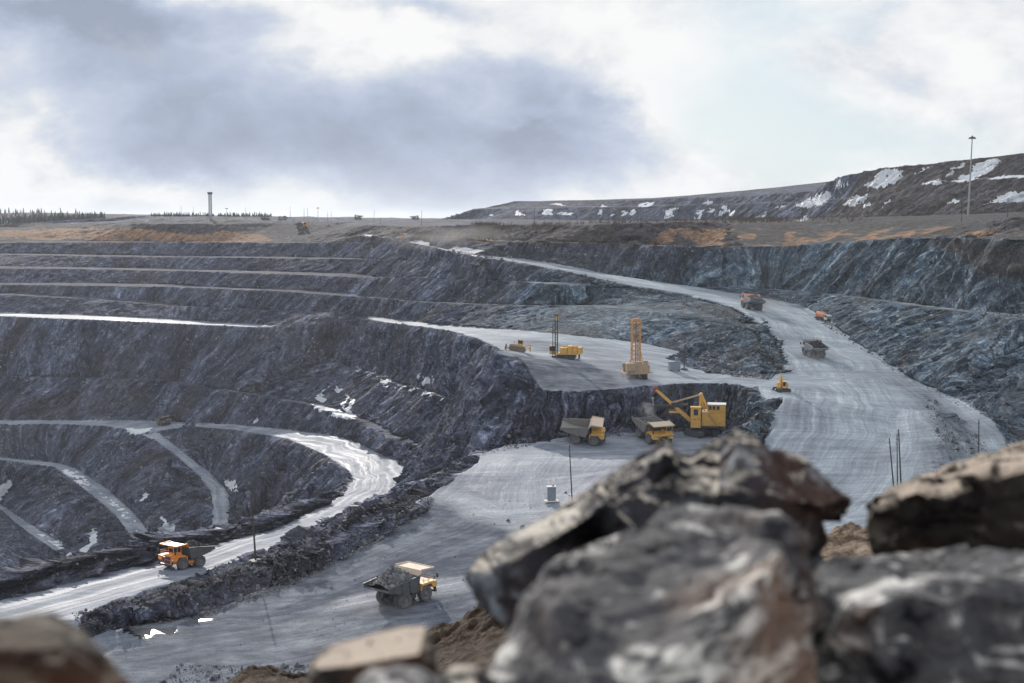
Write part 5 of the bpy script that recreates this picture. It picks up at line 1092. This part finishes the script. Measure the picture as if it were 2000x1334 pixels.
# ------------------------------------------------------------------ loose stones, one countless mass
def hull(rr):
    b = bmesh.new(); [b.verts.new(Vector((rr.gauss(0, 1), rr.gauss(0, 1), rr.gauss(0, 1))).normalized()*Vector((.5, .42, .36)).length*rr.uniform(.75, 1.0)*.8) for _ in range(11)]
    r_ = bmesh.ops.convex_hull(b, input=b.verts); bmesh.ops.delete(b, geom=[g for g in r_['geom_interior'] if isinstance(g, bmesh.types.BMVert)], context='VERTS'); bmesh.ops.triangulate(b, faces=b.faces)
    b.verts.ensure_lookup_table(); b.verts.index_update(); V = np.array([v.co for v in b.verts]); F_ = np.array([[v.index for v in f.verts] for f in b.faces]); b.free(); return V, F_
rr = random.Random(5); HU = [hull(rr) for _ in range(14)]
wgt = np.zeros(GZ.shape, np.float32)
for poly, w_ in [([(140,1200),(330,1150),(500,1098),(640,1040),(760,990),(830,960),(850,985),(740,1060),(560,1150),(420,1200),(250,1230),(150,1225)], 6.0), ([(985,690),(1060,762),(1060,865),(940,890),(860,950),(800,900),(880,800),(940,700)], 1.2), ([(1060,800),(1250,800),(1460,790),(1478,868),(1340,842),(1250,850),(1060,862)], 2.0), ([(1360,630),(1440,640),(1510,665),(1530,725),(1500,742),(1380,728)], 2.2), ([(1440,860),(1530,780),(1515,800),(1480,880)], 1.5),
   ([(1800,770),(1900,830),(1940,900),(1850,1000),(1810,950),(1830,860)], 1.5), ([(480,640),(760,660),(840,760),(700,760),(560,720)], 1.3), ([(700,720),(900,780),(900,810),(790,770)], 1.2), ([(1600,630),(1800,760),(1950,830),(2000,850),(2000,800),(1850,700),(1650,620)], .8), ([(720,470),(900,490),(1100,530),(1350,580),(1480,635),(1500,660),(1350,600),(1100,548),(900,505)], 1.3), ([(1740,600),(2050,620),(2050,660),(1800,625)], .8), ([(600,960),(500,1010),(200,1075),(0,1130),(0,1165),(300,1085),(500,1040),(640,985)], .9), ([(350,1300),(600,1300),(600,1340),(300,1345)], 3), ([(0,1225),(200,1180),(600,1160),(1000,960),(1500,960),(1500,1150),(900,1200),(0,1330)], .05)]:
    wgt = np.maximum(wgt, inpoly(IX, IY, poly)*w_)
wgt *= (GY < 900)*(GY > 195); cell = (np.gradient(GY, axis=0)*np.gradient(GX, axis=1)); pr = (wgt*cell).ravel()*np.clip((300/GY.ravel())**1.2, 0, 2)*(.2+np.clip(n1.ravel()+.4, 0, 1.5)); pr = pr/pr.sum()
NS = 80000; pick = rng.choice(GZ.size, NS, p=pr); Vs = []; Fs = []; Cs = []; base = 0
QX = VX.ravel()[pick]; QY = VY.ravel()[pick]; QZ = VZ.ravel()[pick]
for q in range(NS):
    Vh, Fh = HU[q % 14]; s_ = min(1.7, .15*(1/max(rng.random(), .004))**.42)*(.6+QY[q]/900); a = rng.random()*6.28; ca, sa_ = math.cos(a), math.sin(a)
    Rv = Vh*s_; Vs.append(np.stack([QX[q]+Rv[:, 0]*ca-Rv[:, 1]*sa_+rng.random()*.4, QY[q]+Rv[:, 0]*sa_+Rv[:, 1]*ca, QZ[q]+Rv[:, 2]+s_*.1], -1)); Fs.append(Fh+base); Cs.append(np.full(len(Vh), rng.random())); base += len(Vh)
k = N('loose_stone'); at_ = k.n('ShaderNodeAttribute', attribute_name='tone'); co = obj_co(k)
c = k.ramp(at_.outputs['Fac'], [(.0, (.022, .024, .034)), (.6, (.075, .08, .105)), (.88, (.16, .17, .20)), (1.0, (.40, .41, .43))]); c = k.mix(.4, c, k.ramp(k.noise(co, 2, 3), [(.3, .05), (.7, .22)]))
k.bsdf(c, .85)
rb = mesh_from('rubble', np.concatenate(Vs), np.concatenate(Fs), k.m, False); at_ = rb.data.attributes.new('tone', 'FLOAT', 'POINT'); at_.data.foreach_set('value', np.concatenate(Cs).astype(np.float32))
tag(rb, 'loose grey stones and rubble spilled over berms, slopes and road edges', 'rubble', kind='stuff')
# ------------------------------------------------------------------ far conifers and bare scrub
def tuft(n, spread, hgt, bare):
    V = []; F_ = []
    for px, D, h in spread:
        b = ground(PD(px, 430, D)[0], D); tiers = 5
        for t in range(tiers):
            z0 = b.z+h*(.08+.17*t); r0 = h*(.20-.032*t)*random.uniform(.7, 1.2); z1_ = z0+h*.27; m_ = len(V); ns_ = 5; a0 = random.random()*6
            for i in range(ns_): V.append((b.x+r0*math.cos(a0+i*6.283/ns_)*random.uniform(.6, 1.2), b.y+r0*math.sin(a0+i*6.283/ns_), z0+random.uniform(-.3, .3)))
            V.append((b.x, b.y, z1_)); F_ += [(m_+i, m_+(i+1) % ns_, m_+ns_) for i in range(ns_)]
    return V, F_
sp_ = []
for q in range(1700):
    px = random.choice([random.uniform(-120, 205), random.uniform(-60, 205), random.uniform(-60, 205), random.uniform(295, 420), random.uniform(425, 530)])
    D = random.uniform(1480, 2450) if px < 210 else random.uniform(1420, 1700); sp_.append((px, D, random.uniform(2.5, 8.5)*(1.3 if px < 210 else .7)))
V, F_ = tuft(0, sp_, 0, 0)
wo = mesh_from('far_wood', V, F_, simple('dark_conifer', (.022, .030, .030), .9, dirt=.3, dcol=(.05, .05, .05)), False); tag(wo, 'dark conifer wood along the left skyline', 'wood', kind='stuff')
V = []; F_ = []
for q in range(1500):
    px, D = random.choice([(random.gauss(1000, 60), random.uniform(745, 800)), (random.gauss(940, 20), random.uniform(800, 830)), (random.gauss(1480, 40), random.uniform(760, 1000)), (random.uniform(1150, 1700), random.uniform(740, 900))])
    b = ground(PD(px, 430, D)[0], D); h = random.uniform(1.0, 3.4)
    for i in range(7):
        dx, dy = random.gauss(0, .5), random.gauss(0, .5); w_ = .06; m_ = len(V)
        V += [(b.x+dx*.2-w_, b.y, b.z-.2), (b.x+dx*.2+w_, b.y, b.z-.2), (b.x+dx*1.6, b.y+dy, b.z+h*random.uniform(.6, 1))]; F_.append((m_, m_+1, m_+2))
sb_ = mesh_from('scrub', V, F_, simple('bare_brown_scrub', (.075, .05, .035), .95, dirt=.3), False); tag(sb_, 'bare brown scrub growing along the rim in front of the dumps', 'scrub', kind='stuff')

# ------------------------------------------------------------------ air and dust
zt_ = max(float(VZ[(GY < 6000)].max()), 60)+14; zl = min(float(VZ.min()), -170)-1
hm = bpy.data.materials.new('haze_air'); hm.use_nodes = True; hm.node_tree.nodes.clear(); ho_ = hm.node_tree.nodes.new('ShaderNodeOutputMaterial'); hv = hm.node_tree.nodes.new('ShaderNodeVolumePrincipled')
hv.inputs['Color'].default_value = (.80, .87, .96, 1); hv.inputs['Density'].default_value = .000055; hv.inputs['Anisotropy'].default_value = .3; hm.node_tree.links.new(hv.outputs[0], ho_.inputs['Volume'])
hb_ = MB().box(-17000, 17000, -60, 26000, zl, zt_).build('haze', hm); hb_['kind'] = 'stuff'; hb_['label'] = 'thin bluish haze filling the pit and the far plateau'

def dust(label, c, size, dens, seed, col=(.62, .64, .68), yaw=0):
    k = N('dust_air'); tc = k.n('ShaderNodeTexCoord').outputs['Object']; ln = k.n('ShaderNodeVectorMath', operation='LENGTH'); k.l(tc, ln.inputs[0])
    nz = k.n('ShaderNodeTexNoise'); nz.noise_dimensions = '4D'; k.l(tc, nz.inputs['Vector']); nz.inputs['W'].default_value = seed; nz.inputs['Scale'].default_value = 2.2; nz.inputs['Detail'].default_value = 3
    f = k.math('SUBTRACT', 1.0, ln.outputs['Value'], True); f = k.math('MULTIPLY', f, k.ramp(nz.outputs[0], [(.36, 0), (.66, 1)]))
    v = k.n('ShaderNodeVolumePrincipled'); v.inputs['Color'].default_value = (*col, 1); k.l(k.math('MULTIPLY', f, dens), v.inputs['Density']); k.l(v.outputs[0], k.out.inputs['Volume'])
    b = bmesh.new(); bmesh.ops.create_icosphere(b, subdivisions=3, radius=1); me = bpy.data.meshes.new('dust'); b.to_mesh(me); b.free(); me.materials.append(k.m)
    o = bpy.data.objects.new('dust', me); COL.objects.link(o); o.location = c; o.scale = size; o.rotation_euler.z = R(yaw); o['kind'] = 'stuff'; o['label'] = label
V3 = Vector
dust('dust drifting off the far top of the haul road', hit(880, 482)+V3((0, 0, 5)), (42, 40, 9), .030, 1, (.72, .70, .68))
dust('dust behind the truck with the orange canopy edge', hit(1488, 606)+V3((1, -3, 1.5)), (10, 9, 4), .16, 2)
dust('dust kicked up behind the grey truck on the haul road', hit(1602, 700)+V3((1, -3, 1)), (8, 7, 3), .18, 3)
dust('dust at the foot of the lattice mast drill', hit(1228, 742)+V3((0, -1, .8)), (3.6, 3, 2), .35, 4)
dust('dust puff above the tray of the truck under the shovel', hit(1263, 858)+V3((0, 2, 7)), (2.6, 2.4, 2.6), .45, 5)
dust('dust behind the rear wheels of the nearest truck', hit(765, 1192)+V3((-1, -1, .6)), (7, 5, 1.6), .14, 6)
